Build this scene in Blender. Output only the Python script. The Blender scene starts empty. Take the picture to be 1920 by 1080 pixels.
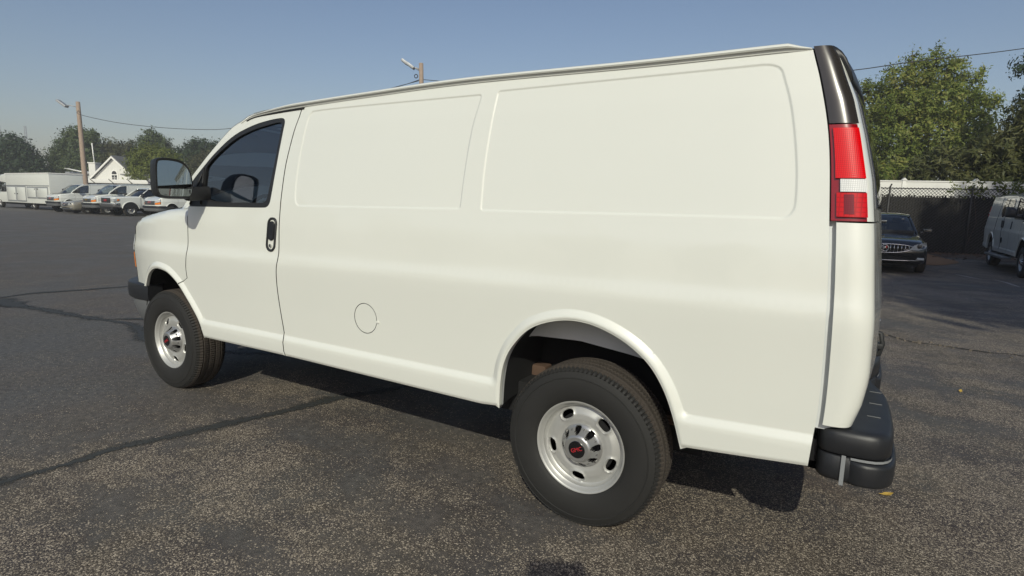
import bpy, bmesh, math, random
import numpy as np
from mathutils import Vector, Matrix, Euler
from mathutils.geometry import delaunay_2d_cdt

# ------------------------------------------------------------------ camera, sky, sun, exposure
SC = bpy.context.scene
COL = SC.collection
rad = math.radians

cam_d = bpy.data.cameras.new("camera")
cam = bpy.data.objects.new("camera", cam_d)
COL.objects.link(cam)
SC.camera = cam
cam_d.sensor_width = 36.0
cam_d.lens = 1060.36 / 1920 * 36.0
cam_d.clip_start, cam_d.clip_end = 0.05, 3000
CAM_POS = Vector((4.4162, -3.2498, 1.4825))
_yaw, _pitch, _roll = rad(-30.812), rad(-8.501), rad(1.504)
_f = Vector((math.sin(_yaw) * math.cos(_pitch), math.cos(_yaw) * math.cos(_pitch), math.sin(_pitch)))
_r = Vector((math.cos(_yaw), -math.sin(_yaw), 0))
_u = _r.cross(_f)
_r2 = math.cos(_roll) * _r + math.sin(_roll) * _u
_u2 = -math.sin(_roll) * _r + math.cos(_roll) * _u
_m = Matrix((_r2, _u2, -_f)).transposed().to_4x4()
_m.translation = CAM_POS
cam.matrix_world = _m

SUN_ELEV, SUN_AZ = rad(34.7), rad(154.9)          # azimuth clockwise from +Y
world = bpy.data.worlds.new("World")
SC.world = world
world.use_nodes = True
_nt = world.node_tree
_sky = _nt.nodes.new("ShaderNodeTexSky")
_sky.sky_type = 'NISHITA'
_sky.sun_disc = False
_sky.sun_elevation = SUN_ELEV
_sky.sun_rotation = SUN_AZ
_sky.altitude = 0
_sky.air_density = 1.2
_sky.dust_density = 1.5
_sky.ozone_density = 3.0
_bg = _nt.nodes["Background"]
_bg.inputs[1].default_value = 0.088
_wb = _nt.nodes.new('ShaderNodeVectorMath')
_wb.operation = 'MULTIPLY'
_wb.inputs[1].default_value = (1.09, 1.0, 0.995)      # camera white balance
_nt.links.new(_sky.outputs[0], _wb.inputs[0])
_nt.links.new(_wb.outputs[0], _bg.inputs[0])

sun_d = bpy.data.lights.new("sun", 'SUN')
sun_d.energy = 2.95
sun_d.angle = rad(0.55)
sun_d.color = (1.0, 0.98, 0.82)
sun = bpy.data.objects.new("sun", sun_d)
COL.objects.link(sun)
_sd = Vector((-math.sin(SUN_AZ) * math.cos(SUN_ELEV), -math.cos(SUN_AZ) * math.cos(SUN_ELEV), -math.sin(SUN_ELEV)))
sun.rotation_euler = _sd.to_track_quat('-Z', 'Y').to_euler()
sun.location = (30, -60, 60)

SC.view_settings.view_transform = 'Standard'
SC.view_settings.look = 'None'
SC.view_settings.exposure = 0.0
SC.view_settings.gamma = 1.0
SC.view_settings.use_curve_mapping = False
try:
    SC.cycles.max_bounces = 8
    SC.cycles.transparent_max_bounces = 12
    SC.cycles.use_denoising = True
except Exception:
    pass

# ------------------------------------------------------------------ helpers
def link(o, parent=None):
    COL.objects.link(o)
    if parent is not None:
        o.parent = parent
    return o

def thing(name, label, cat, loc=(0, 0, 0), rz=0.0, group=None):
    o = bpy.data.objects.new(name, None)
    o.empty_display_size = 0.3
    COL.objects.link(o)
    o.location = loc
    o.rotation_euler = (0, 0, rz)
    o['label'] = label
    o['category'] = cat
    if group:
        o['group'] = group
    return o

def tag(o, label, cat, group=None):
    o['label'] = label
    o['category'] = cat
    if group:
        o['group'] = group
    return o

def kind(o, k):
    o['kind'] = k
    return o

def children_of(o):
    return [c for c in bpy.data.objects if c.parent == o]

def copy_tree(o, parent=None):
    c = o.copy()
    COL.objects.link(c)
    if parent is not None:
        c.parent = parent
    for ch in CHILD.get(o.name, []):
        d = copy_tree(ch, c)
    return c

CHILD = {}
def index_children():
    CHILD.clear()
    for o in bpy.data.objects:
        if o.parent:
            CHILD.setdefault(o.parent.name, []).append(o)

def mesh_obj(name, verts, faces, mats, parent=None, smooth=True, normals=None, midx=None, angle=None):
    me = bpy.data.meshes.new(name)
    me.from_pydata([tuple(map(float, v)) for v in verts], [], [tuple(map(int, f)) for f in faces])
    if not isinstance(mats, (list, tuple)):
        mats = [mats]
    for m in mats:
        me.materials.append(m)
    if midx is not None:
        me.polygons.foreach_set("material_index", np.asarray(midx, dtype=np.int32))
    me.polygons.foreach_set("use_smooth", [bool(smooth)] * len(me.polygons))
    me.update()
    if normals is not None:
        me.normals_split_custom_set_from_vertices([tuple(map(float, n)) for n in normals])
    elif smooth and angle:
        sharpen(me, angle)
    o = bpy.data.objects.new(name, me)
    return link(o, parent)

def sharpen(me, angle_deg):
    bm = bmesh.new()
    bm.from_mesh(me)
    a = rad(angle_deg)
    for e in bm.edges:
        if len(e.link_faces) == 2 and e.calc_face_angle(0) > a:
            e.smooth = False
    bm.to_mesh(me)
    bm.free()

class MB:
    """collects shapes, then links them as ONE mesh object"""
    def __init__(self):
        self.bm = bmesh.new()
        self.mi = 0
    def _tagf(self, geom_faces):
        for f in geom_faces:
            f.material_index = self.mi
    def box(self, c, s, bevel=0.0, seg=2, rot=None):
        r = bmesh.ops.create_cube(self.bm, size=1.0)
        vs = r['verts']
        bmesh.ops.scale(self.bm, vec=s, verts=vs)
        fs = list({f for v in vs for f in v.link_faces})
        self._tagf(fs)
        if bevel > 0:
            es = list({e for v in vs for e in v.link_edges})
            g = bmesh.ops.bevel(self.bm, geom=es, offset=bevel, segments=seg, profile=0.6, affect='EDGES')
            vs = list({v for f in g['faces'] for v in f.verts} | {v for v in vs if v.is_valid})
            self._tagf({f for v in vs for f in v.link_faces})
        if rot is not None:
            bmesh.ops.rotate(self.bm, cent=(0, 0, 0), matrix=rot, verts=vs)
        bmesh.ops.translate(self.bm, vec=c, verts=vs)
        return vs
    def tube(self, pts, r, n=8, caps=True):
        pts = [Vector(p) for p in pts]
        rs = [float(q) for q in r] if isinstance(r, (list, tuple)) else [float(r)] * len(pts)
        rings = []
        prev = None
        for i, p in enumerate(pts):
            t = (pts[min(i + 1, len(pts) - 1)] - pts[max(i - 1, 0)]).normalized()
            ref = Vector((0, 0, 1)) if abs(t.z) < 0.9 else Vector((1, 0, 0))
            if prev is not None:
                a = (prev - t * prev.dot(t))
                a = a.normalized() if a.length > 1e-6 else t.cross(ref).normalized()
            else:
                a = t.cross(ref).normalized()
            prev = a
            b = t.cross(a)
            rings.append([self.bm.verts.new(p + rs[i] * (math.cos(2 * math.pi * k / n) * a + math.sin(2 * math.pi * k / n) * b)) for k in range(n)])
        for A, B in zip(rings, rings[1:]):
            for k in range(n):
                f = self.bm.faces.new((A[k], A[(k + 1) % n], B[(k + 1) % n], B[k]))
                f.material_index = self.mi
        if caps:
            for R in (rings[0][::-1], rings[-1]):
                f = self.bm.faces.new(R)
                f.material_index = self.mi
    def prism(self, poly, axis, a, b, bevel=0.0, seg=2):
        """poly: 2-D points in the two other axes (cyclic order), extruded a..b along axis (0,1,2)"""
        def mk(u, v, w):
            return {0: (w, u, v), 1: (u, w, v), 2: (u, v, w)}[axis]
        A = [self.bm.verts.new(mk(u, v, a)) for u, v in poly]
        B = [self.bm.verts.new(mk(u, v, b)) for u, v in poly]
        fs = [self.bm.faces.new(A), self.bm.faces.new(B[::-1])]
        n = len(poly)
        for i in range(n):
            fs.append(self.bm.faces.new((A[i], B[i], B[(i + 1) % n], A[(i + 1) % n])))
        bmesh.ops.recalc_face_normals(self.bm, faces=fs)
        self._tagf(fs)
        if bevel > 0:
            es = list(fs[0].edges) + list(fs[1].edges)
            g = bmesh.ops.bevel(self.bm, geom=es, offset=bevel, segments=seg, profile=0.6, affect='EDGES')
            self._tagf(g['faces'])
    def lathe(self, prof, axis=1, c=(0, 0, 0), n=32):
        """prof: (radius, along-axis) pairs"""
        rings = []
        for r, h in prof:
            ring = []
            for k in range(n):
                t = 2 * math.pi * k / n
                u, v = r * math.cos(t), r * math.sin(t)
                p = {0: (h, u, v), 1: (u, h, v), 2: (u, v, h)}[axis]
                ring.append(self.bm.verts.new(Vector(p) + Vector(c)))
            rings.append(ring)
        fs = []
        for A, B in zip(rings, rings[1:]):
            for k in range(n):
                fs.append(self.bm.faces.new((A[k], A[(k + 1) % n], B[(k + 1) % n], B[k])))
        for R in (rings[0], rings[-1]):
            if len(R) and (R[0].co - R[n // 2].co).length > 1e-4:
                fs.append(self.bm.faces.new(R))
        bmesh.ops.recalc_face_normals(self.bm, faces=fs)
        self._tagf(fs)
    def grid(self, P, flip=False):
        """P: rows x cols array of points"""
        V = [[self.bm.verts.new(tuple(map(float, p))) for p in row] for row in P]
        for i in range(len(V) - 1):
            for j in range(len(V[0]) - 1):
                q = (V[i][j], V[i][j + 1], V[i + 1][j + 1], V[i + 1][j])
                f = self.bm.faces.new(q[::-1] if flip else q)
                f.material_index = self.mi
    def quad(self, pts):
        f = self.bm.faces.new([self.bm.verts.new(p) for p in pts])
        f.material_index = self.mi
    def build(self, name, mats, parent=None, smooth=True, angle=35):
        me = bpy.data.meshes.new(name)
        if smooth:
            a = rad(angle)
            for f in self.bm.faces:
                f.smooth = True
            for e in self.bm.edges:
                if len(e.link_faces) == 2 and e.calc_face_angle(0) > a:
                    e.smooth = False
        self.bm.to_mesh(me)
        self.bm.free()
        for m in (mats if isinstance(mats, (list, tuple)) else [mats]):
            me.materials.append(m)
        return link(bpy.data.objects.new(name, me), parent)

def text_obj(name, body, size, mat, parent=None, depth=0.002, bold=0.0):
    cu = bpy.data.curves.new(name, 'FONT')
    cu.body = body
    cu.size = size
    cu.extrude = depth
    cu.offset = bold
    cu.align_x = 'CENTER'
    cu.align_y = 'CENTER'
    cu.resolution_u = 3
    tmp = bpy.data.objects.new(name, cu)
    COL.objects.link(tmp)
    dg = bpy.context.evaluated_depsgraph_get()
    me = bpy.data.meshes.new_from_object(tmp.evaluated_get(dg))
    bpy.data.objects.remove(tmp)
    me.materials.clear()
    me.materials.append(mat)
    me.name = name
    return link(bpy.data.objects.new(name, me), parent)

# ------------------------------------------------------------------ materials
def new_mat(name):
    m = bpy.data.materials.new(name)
    m.use_nodes = True
    nt = m.node_tree
    return m, nt, nt.nodes["Principled BSDF"]

def N(nt, t, **kw):
    n = nt.nodes.new(t)
    for k, v in kw.items():
        setattr(n, k, v)
    return n

def simple(name, col, rough=0.5, metal=0.0, coat=0.0, var=0.06, vscale=6.0, rvar=0.08, spec=None, bump=0.0, bscale=80.0):
    """principled with procedural colour and gloss variation"""
    m, nt, b = new_mat(name)
    tc = N(nt, 'ShaderNodeTexCoord')
    no = N(nt, 'ShaderNodeTexNoise')
    no.inputs['Scale'].default_value = vscale
    no.inputs['Detail'].default_value = 5
    nt.links.new(tc.outputs['Object'], no.inputs['Vector'])
    mr = N(nt, 'ShaderNodeMapRange')
    mr.inputs['To Min'].default_value = 1 - var
    mr.inputs['To Max'].default_value = 1 + var
    nt.links.new(no.outputs['Fac'], mr.inputs['Value'])
    mx = N(nt, 'ShaderNodeVectorMath', operation='SCALE')
    mx.inputs[0].default_value = col
    nt.links.new(mr.outputs[0], mx.inputs['Scale'])
    nt.links.new(mx.outputs[0], b.inputs['Base Color'])
    rr = N(nt, 'ShaderNodeMapRange')
    rr.inputs['To Min'].default_value = max(0.0, rough - rvar)
    rr.inputs['To Max'].default_value = min(1.0, rough + rvar)
    nt.links.new(no.outputs['Fac'], rr.inputs['Value'])
    nt.links.new(rr.outputs[0], b.inputs['Roughness'])
    b.inputs['Metallic'].default_value = metal
    b.inputs['Coat Weight'].default_value = coat
    b.inputs['Coat Roughness'].default_value = 0.03
    if spec is not None:
        b.inputs['Specular IOR Level'].default_value = spec
    if bump:
        n2 = N(nt, 'ShaderNodeTexNoise')
        n2.inputs['Scale'].default_value = bscale
        n2.inputs['Detail'].default_value = 4
        nt.links.new(tc.outputs['Object'], n2.inputs['Vector'])
        bp = N(nt, 'ShaderNodeBump')
        bp.inputs['Strength'].default_value = bump
        bp.inputs['Distance'].default_value = 0.004
        nt.links.new(n2.outputs['Fac'], bp.inputs['Height'])
        nt.links.new(bp.outputs[0], b.inputs['Normal'])
    return m

M = {}
M['white_paint'] = simple('white_paint', (0.752, 0.764, 0.705), 0.35, coat=1.0, var=0.012, vscale=1.3, rvar=0.03)
_nt2 = M['white_paint'].node_tree
_b2 = _nt2.nodes['Principled BSDF']
_tc2 = N(_nt2, 'ShaderNodeTexCoord')
_no2 = N(_nt2, 'ShaderNodeTexNoise')
_no2.inputs['Scale'].default_value = 3.2
_no2.inputs['Detail'].default_value = 2
_nt2.links.new(_tc2.outputs['Object'], _no2.inputs['Vector'])
_bp2 = N(_nt2, 'ShaderNodeBump')
_bp2.inputs['Strength'].default_value = 0.35
_bp2.inputs['Distance'].default_value = 0.02
_nt2.links.new(_no2.outputs['Fac'], _bp2.inputs['Height'])
_nt2.links.new(_bp2.outputs[0], _b2.inputs['Coat Normal'])
M['white_inner'] = simple('white_inner_panel', (0.62, 0.63, 0.62), 0.6, var=0.12, vscale=5)
M['white_trim'] = simple('white_vinyl', (0.78, 0.77, 0.72), 0.45, var=0.05)
M['black_plastic'] = simple('black_textured_plastic', (0.018, 0.019, 0.021), 0.48, var=0.15, bump=0.25, bscale=900)
M['bumper_plastic'] = simple('bumper_plastic', (0.016, 0.017, 0.020), 0.42, var=0.15, vscale=9, bump=0.12, bscale=1400)
M['gloss_black'] = simple('gloss_black_trim', (0.030, 0.027, 0.025), 0.22, coat=0.5, rvar=0.05)
M['rubber'] = simple('tyre_rubber', (0.017, 0.0166, 0.0158), 0.72, var=0.18, vscale=14, bump=0.12, bscale=500)
M['tread'] = simple('dusty_tread_rubber', (0.050, 0.041, 0.034), 0.9, var=0.3, vscale=18, bump=0.2, bscale=300)
M['shadow_black'] = simple('underbody_black', (0.008, 0.008, 0.009), 0.85, var=0.3, vscale=8)
M['seal_gap_shade'] = simple('rubber_and_gap_shade', (0.010, 0.010, 0.011), 0.6)  # rubber trim, and the painted shade in panel gaps
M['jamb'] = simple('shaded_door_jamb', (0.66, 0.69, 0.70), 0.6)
M['silver'] = simple('silver_wheel_paint', (0.50, 0.50, 0.48), 0.44, metal=0.45, var=0.05, vscale=12)
M['hub_silver'] = simple('hub_cap_silver', (0.50, 0.50, 0.49), 0.30, metal=0.75, var=0.05, vscale=30)
M['chrome'] = simple('chrome', (0.74, 0.74, 0.73), 0.13, metal=1.0, var=0.03)
M['nut_metal'] = simple('lug_nut_metal', (0.30, 0.30, 0.30), 0.3, metal=0.8)
M['dark_metal'] = simple('dark_metal', (0.055, 0.055, 0.06), 0.35, metal=0.8, var=0.15)
M['rust'] = simple('rusty_steel', (0.10, 0.06, 0.04), 0.8, var=0.4, vscale=20)
M['grey_trim'] = simple('grey_trim', (0.24, 0.25, 0.26), 0.55, var=0.06)
M['grey_plastic'] = simple('grey_plastic', (0.13, 0.135, 0.14), 0.5, var=0.1)
M['red_letter'] = simple('red_enamel', (0.50, 0.02, 0.03), 0.3, coat=0.6)
M['amber'] = simple('amber_lens', (0.85, 0.24, 0.02), 0.14, coat=1.0, var=0.2, vscale=40)
M['clear_lens'] = simple('clear_lamp_lens', (0.48, 0.50, 0.50), 0.12, coat=1.0, var=0.35, vscale=30)
M['mirror'] = simple('mirror_silver', (0.36, 0.40, 0.41), 0.02, metal=1.0, var=0.01, rvar=0.01)
M['seat'] = simple('seat_cloth', (0.035, 0.036, 0.040), 0.9, var=0.2, bump=0.2, bscale=200)
M['interior'] = simple('interior_grey', (0.20, 0.205, 0.21), 0.8, var=0.15)
M['gold'] = simple('gold_badge', (0.55, 0.36, 0.08), 0.3, metal=0.8)
M['black_paint'] = simple('black_car_paint', (0.006, 0.006, 0.008), 0.22, coat=1.0, var=0.1, rvar=0.03)
M['beige_paint'] = simple('beige_car_paint', (0.30, 0.28, 0.23), 0.3, metal=0.3, coat=1.0)
M['hub_black'] = simple('hub_black', (0.006, 0.006, 0.007), 0.25, coat=0.5)

def lens_mat(name, col, gx, strength, trans=0.0):
    m, nt, b = new_mat(name)
    tc = N(nt, 'ShaderNodeTexCoord')
    ck = N(nt, 'ShaderNodeVectorMath', operation='SCALE')
    ck.inputs['Scale'].default_value = gx
    nt.links.new(tc.outputs['Object'], ck.inputs[0])
    fr = N(nt, 'ShaderNodeVectorMath', operation='FRACTION')
    nt.links.new(ck.outputs[0], fr.inputs[0])
    sub = N(nt, 'ShaderNodeVectorMath', operation='SUBTRACT')
    sub.inputs[1].default_value = (0.5, 0.5, 0.5)
    nt.links.new(fr.outputs[0], sub.inputs[0])
    ab = N(nt, 'ShaderNodeVectorMath', operation='ABSOLUTE')
    nt.links.new(sub.outputs[0], ab.inputs[0])
    sp = N(nt, 'ShaderNodeSeparateXYZ')
    nt.links.new(ab.outputs[0], sp.inputs[0])
    mx = N(nt, 'ShaderNodeMath', operation='MAXIMUM')
    nt.links.new(sp.outputs['X'], mx.inputs[0])
    nt.links.new(sp.outputs['Z'], mx.inputs[1])
    bp = N(nt, 'ShaderNodeBump')
    bp.invert = True
    bp.inputs['Strength'].default_value = strength
    bp.inputs['Distance'].default_value = 0.004
    nt.links.new(mx.outputs[0], bp.inputs['Height'])
    nt.links.new(bp.outputs[0], b.inputs['Normal'])
    cr = N(nt, 'ShaderNodeMapRange')
    cr.inputs['From Min'].default_value = 0.30
    cr.inputs['From Max'].default_value = 0.5
    cr.inputs['To Min'].default_value = 1.0
    cr.inputs['To Max'].default_value = 0.68
    nt.links.new(mx.outputs[0], cr.inputs['Value'])
    sc = N(nt, 'ShaderNodeVectorMath', operation='SCALE')
    sc.inputs[0].default_value = col
    nt.links.new(cr.outputs[0], sc.inputs['Scale'])
    nt.links.new(sc.outputs[0], b.inputs['Base Color'])
    b.inputs['Roughness'].default_value = 0.3
    b.inputs['Specular IOR Level'].default_value = 0.15
    b.inputs['Coat Weight'].default_value = 0.6
    b.inputs['Coat Roughness'].default_value = 0.02
    return m

M['red_lens'] = lens_mat('red_prism_lens', (0.74, 0.0, 0.004), 150, 0.16)
M['red_lens_dark'] = lens_mat('red_smooth_lens', (0.58, 0.0, 0.003), 60, 0.04)
M['red_reflector'] = lens_mat('red_reflector_face', (0.20, 0.006, 0.016), 150, 0.05)
M['white_lens'] = lens_mat('clear_prism_lens', (0.80, 0.81, 0.80), 150, 0.3)
M['red_housing'] = simple('red_lamp_housing', (0.26, 0.004, 0.008), 0.15, coat=0.6)

def glass_mat(name, tint, refl=1.0):
    m, nt, b = new_mat(name)
    out = nt.nodes['Material Output']
    nt.nodes.remove(b)
    tr = N(nt, 'ShaderNodeBsdfTransparent')
    no = N(nt, 'ShaderNodeTexNoise')
    no.inputs['Scale'].default_value = 3.0
    mr = N(nt, 'ShaderNodeMapRange')
    mr.inputs['To Min'].default_value = 0.95
    mr.inputs['To Max'].default_value = 1.05
    nt.links.new(no.outputs['Fac'], mr.inputs['Value'])
    sc = N(nt, 'ShaderNodeVectorMath', operation='SCALE')
    sc.inputs[0].default_value = tint
    nt.links.new(mr.outputs[0], sc.inputs['Scale'])
    nt.links.new(sc.outputs[0], tr.inputs['Color'])
    gl = N(nt, 'ShaderNodeBsdfGlossy')
    gl.inputs['Roughness'].default_value = 0.01
    gl.inputs['Color'].default_value = (1, 1, 1, 1)
    fr = N(nt, 'ShaderNodeFresnel')
    fr.inputs['IOR'].default_value = 1.75 * refl
    mx = N(nt, 'ShaderNodeMixShader')
    nt.links.new(fr.outputs[0], mx.inputs[0])
    nt.links.new(tr.outputs[0], mx.inputs[1])
    nt.links.new(gl.outputs[0], mx.inputs[2])
    nt.links.new(mx.outputs[0], out.inputs['Surface'])
    return m

M['glass'] = glass_mat('tinted_glass', (0.72, 0.77, 0.76), 1.28)
M['dark_glass'] = glass_mat('dark_tinted_glass', (0.08, 0.10, 0.10))
M['windscreen'] = glass_mat('windscreen_glass', (0.68, 0.74, 0.73))
M["dark_glass_solid"] = simple("dark_side_glass", (.012, .014, .014), .06, coat=1.0, rvar=.02)
SHADE = [(18.2, -7.5, 4.0, 10.0, 18.0, 17000), (22.5, -6.5, 4.6, 9.5, 19.0, 17000), (19.2, -2.4, 4.4, 9.5, 19.0, 17000), (24.5, -1.0, 4.6, 9.5, 19.0, 17000), (20.0, 3.0, 4.4, 9.5, 19.0, 17000), (16.6, -3.6, 2.8, 10.0, 16.0, 10000)]
# ------------------------------------------------------------------ 2-D tools for the body panels
def chaikin(poly, n=2, closed=True):
    P = [np.array(p, float) for p in poly]
    for _ in range(n):
        Q = []
        m = len(P)
        for i in range(m if closed else m - 1):
            a, b = P[i], P[(i + 1) % m]
            Q += [0.75 * a + 0.25 * b, 0.25 * a + 0.75 * b]
        if not closed:
            Q = [P[0]] + Q[1:-1] + [P[-1]]
        P = Q
    return np.array(P)

def catmull(pts, step):
    """open Catmull-Rom curve through pts, resampled at about step"""
    P = np.array(pts, float)
    P = np.vstack([2 * P[0] - P[1], P, 2 * P[-1] - P[-2]])
    out = []
    for i in range(1, len(P) - 2):
        p0, p1, p2, p3 = P[i - 1], P[i], P[i + 1], P[i + 2]
        for t in np.linspace(0, 1, 12, endpoint=False):
            out.append(0.5 * (2 * p1 + (p2 - p0) * t + (2 * p0 - 5 * p1 + 4 * p2 - p3) * t * t + (3 * p1 - p0 - 3 * p2 + p3) * t ** 3))
    out.append(P[-2])
    return resample(np.array(out), step)

def resample(P, step):
    P = np.asarray(P, float)
    d = np.r_[0, np.cumsum(np.linalg.norm(np.diff(P, axis=0), axis=1))]
    n = max(2, int(round(d[-1] / step)) + 1)
    s = np.linspace(0, d[-1], n)
    return np.stack([np.interp(s, d, P[:, k]) for k in range(P.shape[1])], 1)

def resample_sharp(P, step):
    """resample each straight piece on its own so that corners stay"""
    out = []
    for a, b in zip(P[:-1], P[1:]):
        out.append(resample(np.array([a, b]), step)[:-1])
    out.append(np.array([P[-1]]))
    return np.vstack(out)

def inside(poly, Q):
    x, y = Q[:, 0], Q[:, 1]
    r = np.zeros(len(Q), bool)
    px, py = poly[:, 0], poly[:, 1]
    j = len(poly) - 1
    for i in range(len(poly)):
        c = ((py[i] > y) != (py[j] > y))
        if c.any():
            xi = (px[j] - px[i]) * (y - py[i]) / (py[j] - py[i] + 1e-12) + px[i]
            r ^= c & (x < xi)
        j = i
    return r

def seg_dist(poly, Q, closed=True):
    d = np.full(len(Q), 1e9)
    n = len(poly)
    for i in range(n if closed else n - 1):
        a, b = poly[i], poly[(i + 1) % n]
        ab = b - a
        t = np.clip(((Q - a) @ ab) / (ab @ ab + 1e-12), 0, 1)
        d = np.minimum(d, np.hypot(*(Q - a - t[:, None] * ab).T))
    return d

def sdf(poly, Q):
    d = seg_dist(poly, Q)
    return np.where(inside(poly, Q), -d, d)

def sstep(a, b, x):
    t = np.clip((x - a) / (b - a), 0, 1)
    return t * t * (3 - 2 * t)

# ------------------------------------------------------------------ asphalt
def asphalt():
    m, nt, b = new_mat('worn_asphalt')
    L = nt.links.new
    tc = N(nt, 'ShaderNodeTexCoord')
    def noise(scale, detail=6, rough=.55, dist=0.0, vec=None):
        n = N(nt, 'ShaderNodeTexNoise')
        n.inputs['Scale'].default_value = scale
        n.inputs['Detail'].default_value = detail
        n.inputs['Roughness'].default_value = rough
        n.inputs['Distortion'].default_value = dist
        L(vec or tc.outputs['Object'], n.inputs['Vector'])
        return n.outputs['Fac']
    def ramp(v, a, c, lo=0.0, hi=1.0):
        r = N(nt, 'ShaderNodeMapRange')
        r.interpolation_type = 'SMOOTHSTEP'
        for k, q in zip(('From Min', 'From Max', 'To Min', 'To Max'), (a, c, lo, hi)):
            r.inputs[k].default_value = q
        L(v, r.inputs['Value'])
        return r.outputs[0]
    def math_(op, a, c):
        n = N(nt, 'ShaderNodeMath', operation=op)
        for i, q in enumerate((a, c)):
            if isinstance(q, (int, float)):
                n.inputs[i].default_value = q
            else:
                L(q, n.inputs[i])
        return n.outputs[0]
    def mix(f, a, c):
        n = N(nt, 'ShaderNodeMix', data_type='RGBA')
        if isinstance(f, (int, float)):
            n.inputs[0].default_value = f
        else:
            L(f, n.inputs[0])
        for i, q in ((6, a), (7, c)):
            if isinstance(q, tuple):
                n.inputs[i].default_value = q + (1,)
            else:
                L(q, n.inputs[i])
        return n.outputs[2]
    # where the sealer has worn off: broad, streaky patches
    mp = N(nt, 'ShaderNodeMapping')
    mp.inputs['Scale'].default_value = (.55, 1.5, 1)
    mp.inputs['Rotation'].default_value = (0, 0, rad(-14))
    L(tc.outputs['Object'], mp.inputs['Vector'])
    streak = noise(.9, 7, .6, .6, mp.outputs[0])
    broad = noise(.30, 4, .5, .3)
    fine = noise(3.2, 6, .62, .4)
    wear = math_('ADD', math_('ADD', math_('MULTIPLY', streak, .75), math_('MULTIPLY', broad, .55)), math_('MULTIPLY', fine, .50))
    # the lot is more worn where vehicles turn, in front and to the right
    sx = N(nt, 'ShaderNodeSeparateXYZ')
    L(tc.outputs['Object'], sx.inputs[0])
    along = ramp(sx.outputs['X'], -2.5, 4.0, -.14, .08)
    wear = math_('ADD', wear, along)
    w = ramp(wear, .78, 1.10)
    # aggregate: voronoi stones of two sizes
    def stones(scale, lo):
        vo = N(nt, 'ShaderNodeTexVoronoi')
        vo.inputs['Scale'].default_value = scale
        vo.inputs['Randomness'].default_value = 1.0
        wob = N(nt, 'ShaderNodeVectorMath', operation='ADD')
        nn = N(nt, 'ShaderNodeTexNoise')
        nn.inputs['Scale'].default_value = scale * 1.3
        L(tc.outputs['Object'], nn.inputs['Vector'])
        s_ = N(nt, 'ShaderNodeVectorMath', operation='SCALE')
        s_.inputs['Scale'].default_value = .9 / scale
        L(nn.outputs['Color'], s_.inputs[0])
        L(tc.outputs['Object'], wob.inputs[0])
        L(s_.outputs[0], wob.inputs[1])
        L(wob.outputs[0], vo.inputs['Vector'])
        sp = N(nt, 'ShaderNodeSeparateColor')
        L(vo.outputs['Color'], sp.inputs[0])
        return sp.outputs['Red'], sp.outputs['Green'], vo.outputs['Distance']
    r1, g1, d1 = stones(138, 0)
    r2, g2, d2 = stones(240, 0)
    thr = ramp(math_('ADD', math_('MULTIPLY', w, .85), math_('ADD', math_('MULTIPLY', math_('SUBTRACT', noise(9, 5, .65), .5), .75), math_('MULTIPLY', math_('SUBTRACT', noise(2.1, 4, .6, .5), .5), 1.0))), .0, 1.05, .965, .36)
    on1 = math_('MULTIPLY', math_('GREATER_THAN', r1, thr), ramp(d1, .62, .42))
    on2 = math_('MULTIPLY', math_('GREATER_THAN', r2, math_('ADD', thr, .04)), ramp(d2, .62, .42))
    stone_c = mix(ramp(g1, 0, 1), (.15, .123, .095), (.49, .42, .33))
    stone_c2 = mix(ramp(g2, 0, 1), (.105, .09, .073), (.34, .29, .225))
    tint = noise(.55, 4, .5, .5)
    binder = mix(ramp(tint, .35, .65), (.120, .117, .112), (.134, .118, .105))
    binder = mix(ramp(noise(24, 5, .7), .3, .75), binder, (.062, .059, .055))
    binder = mix(ramp(noise(.8, 5, .6, 1.0), .60, .80, 0, .55), binder, (.150, .138, .118))
    worn_binder = mix(w, binder, mix(ramp(noise(1.6, 4, .6, .8), .4, .62), (.062, .050, .040), (.042, .034, .036)))
    col = mix(on2, worn_binder, stone_c2)
    col = mix(on1, col, stone_c)
    # rusty and dusty stains
    col = mix(ramp(noise(.42, 5, .6, 1.2), .62, .75, 0, .35), col, (.105, .066, .045))
    L(col, b.inputs['Base Color'])
    L(ramp(noise(1.1, 5, .6), .3, .7, .62, .86), b.inputs['Roughness'])
    b.inputs['Specular IOR Level'].default_value = .35
    h = math_('ADD', math_('MULTIPLY', math_('SUBTRACT', 1.0, d1), .6), math_('ADD', math_('MULTIPLY', math_('SUBTRACT', 1.0, d2), .35), math_('MULTIPLY', noise(300, 3), .25)))
    bp = N(nt, 'ShaderNodeBump')
    bp.inputs['Strength'].default_value = .55
    bp.inputs['Distance'].default_value = .006
    L(h, bp.inputs['Height'])
    L(bp.outputs[0], b.inputs['Normal'])
    return m
M['asphalt'] = asphalt()
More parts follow.
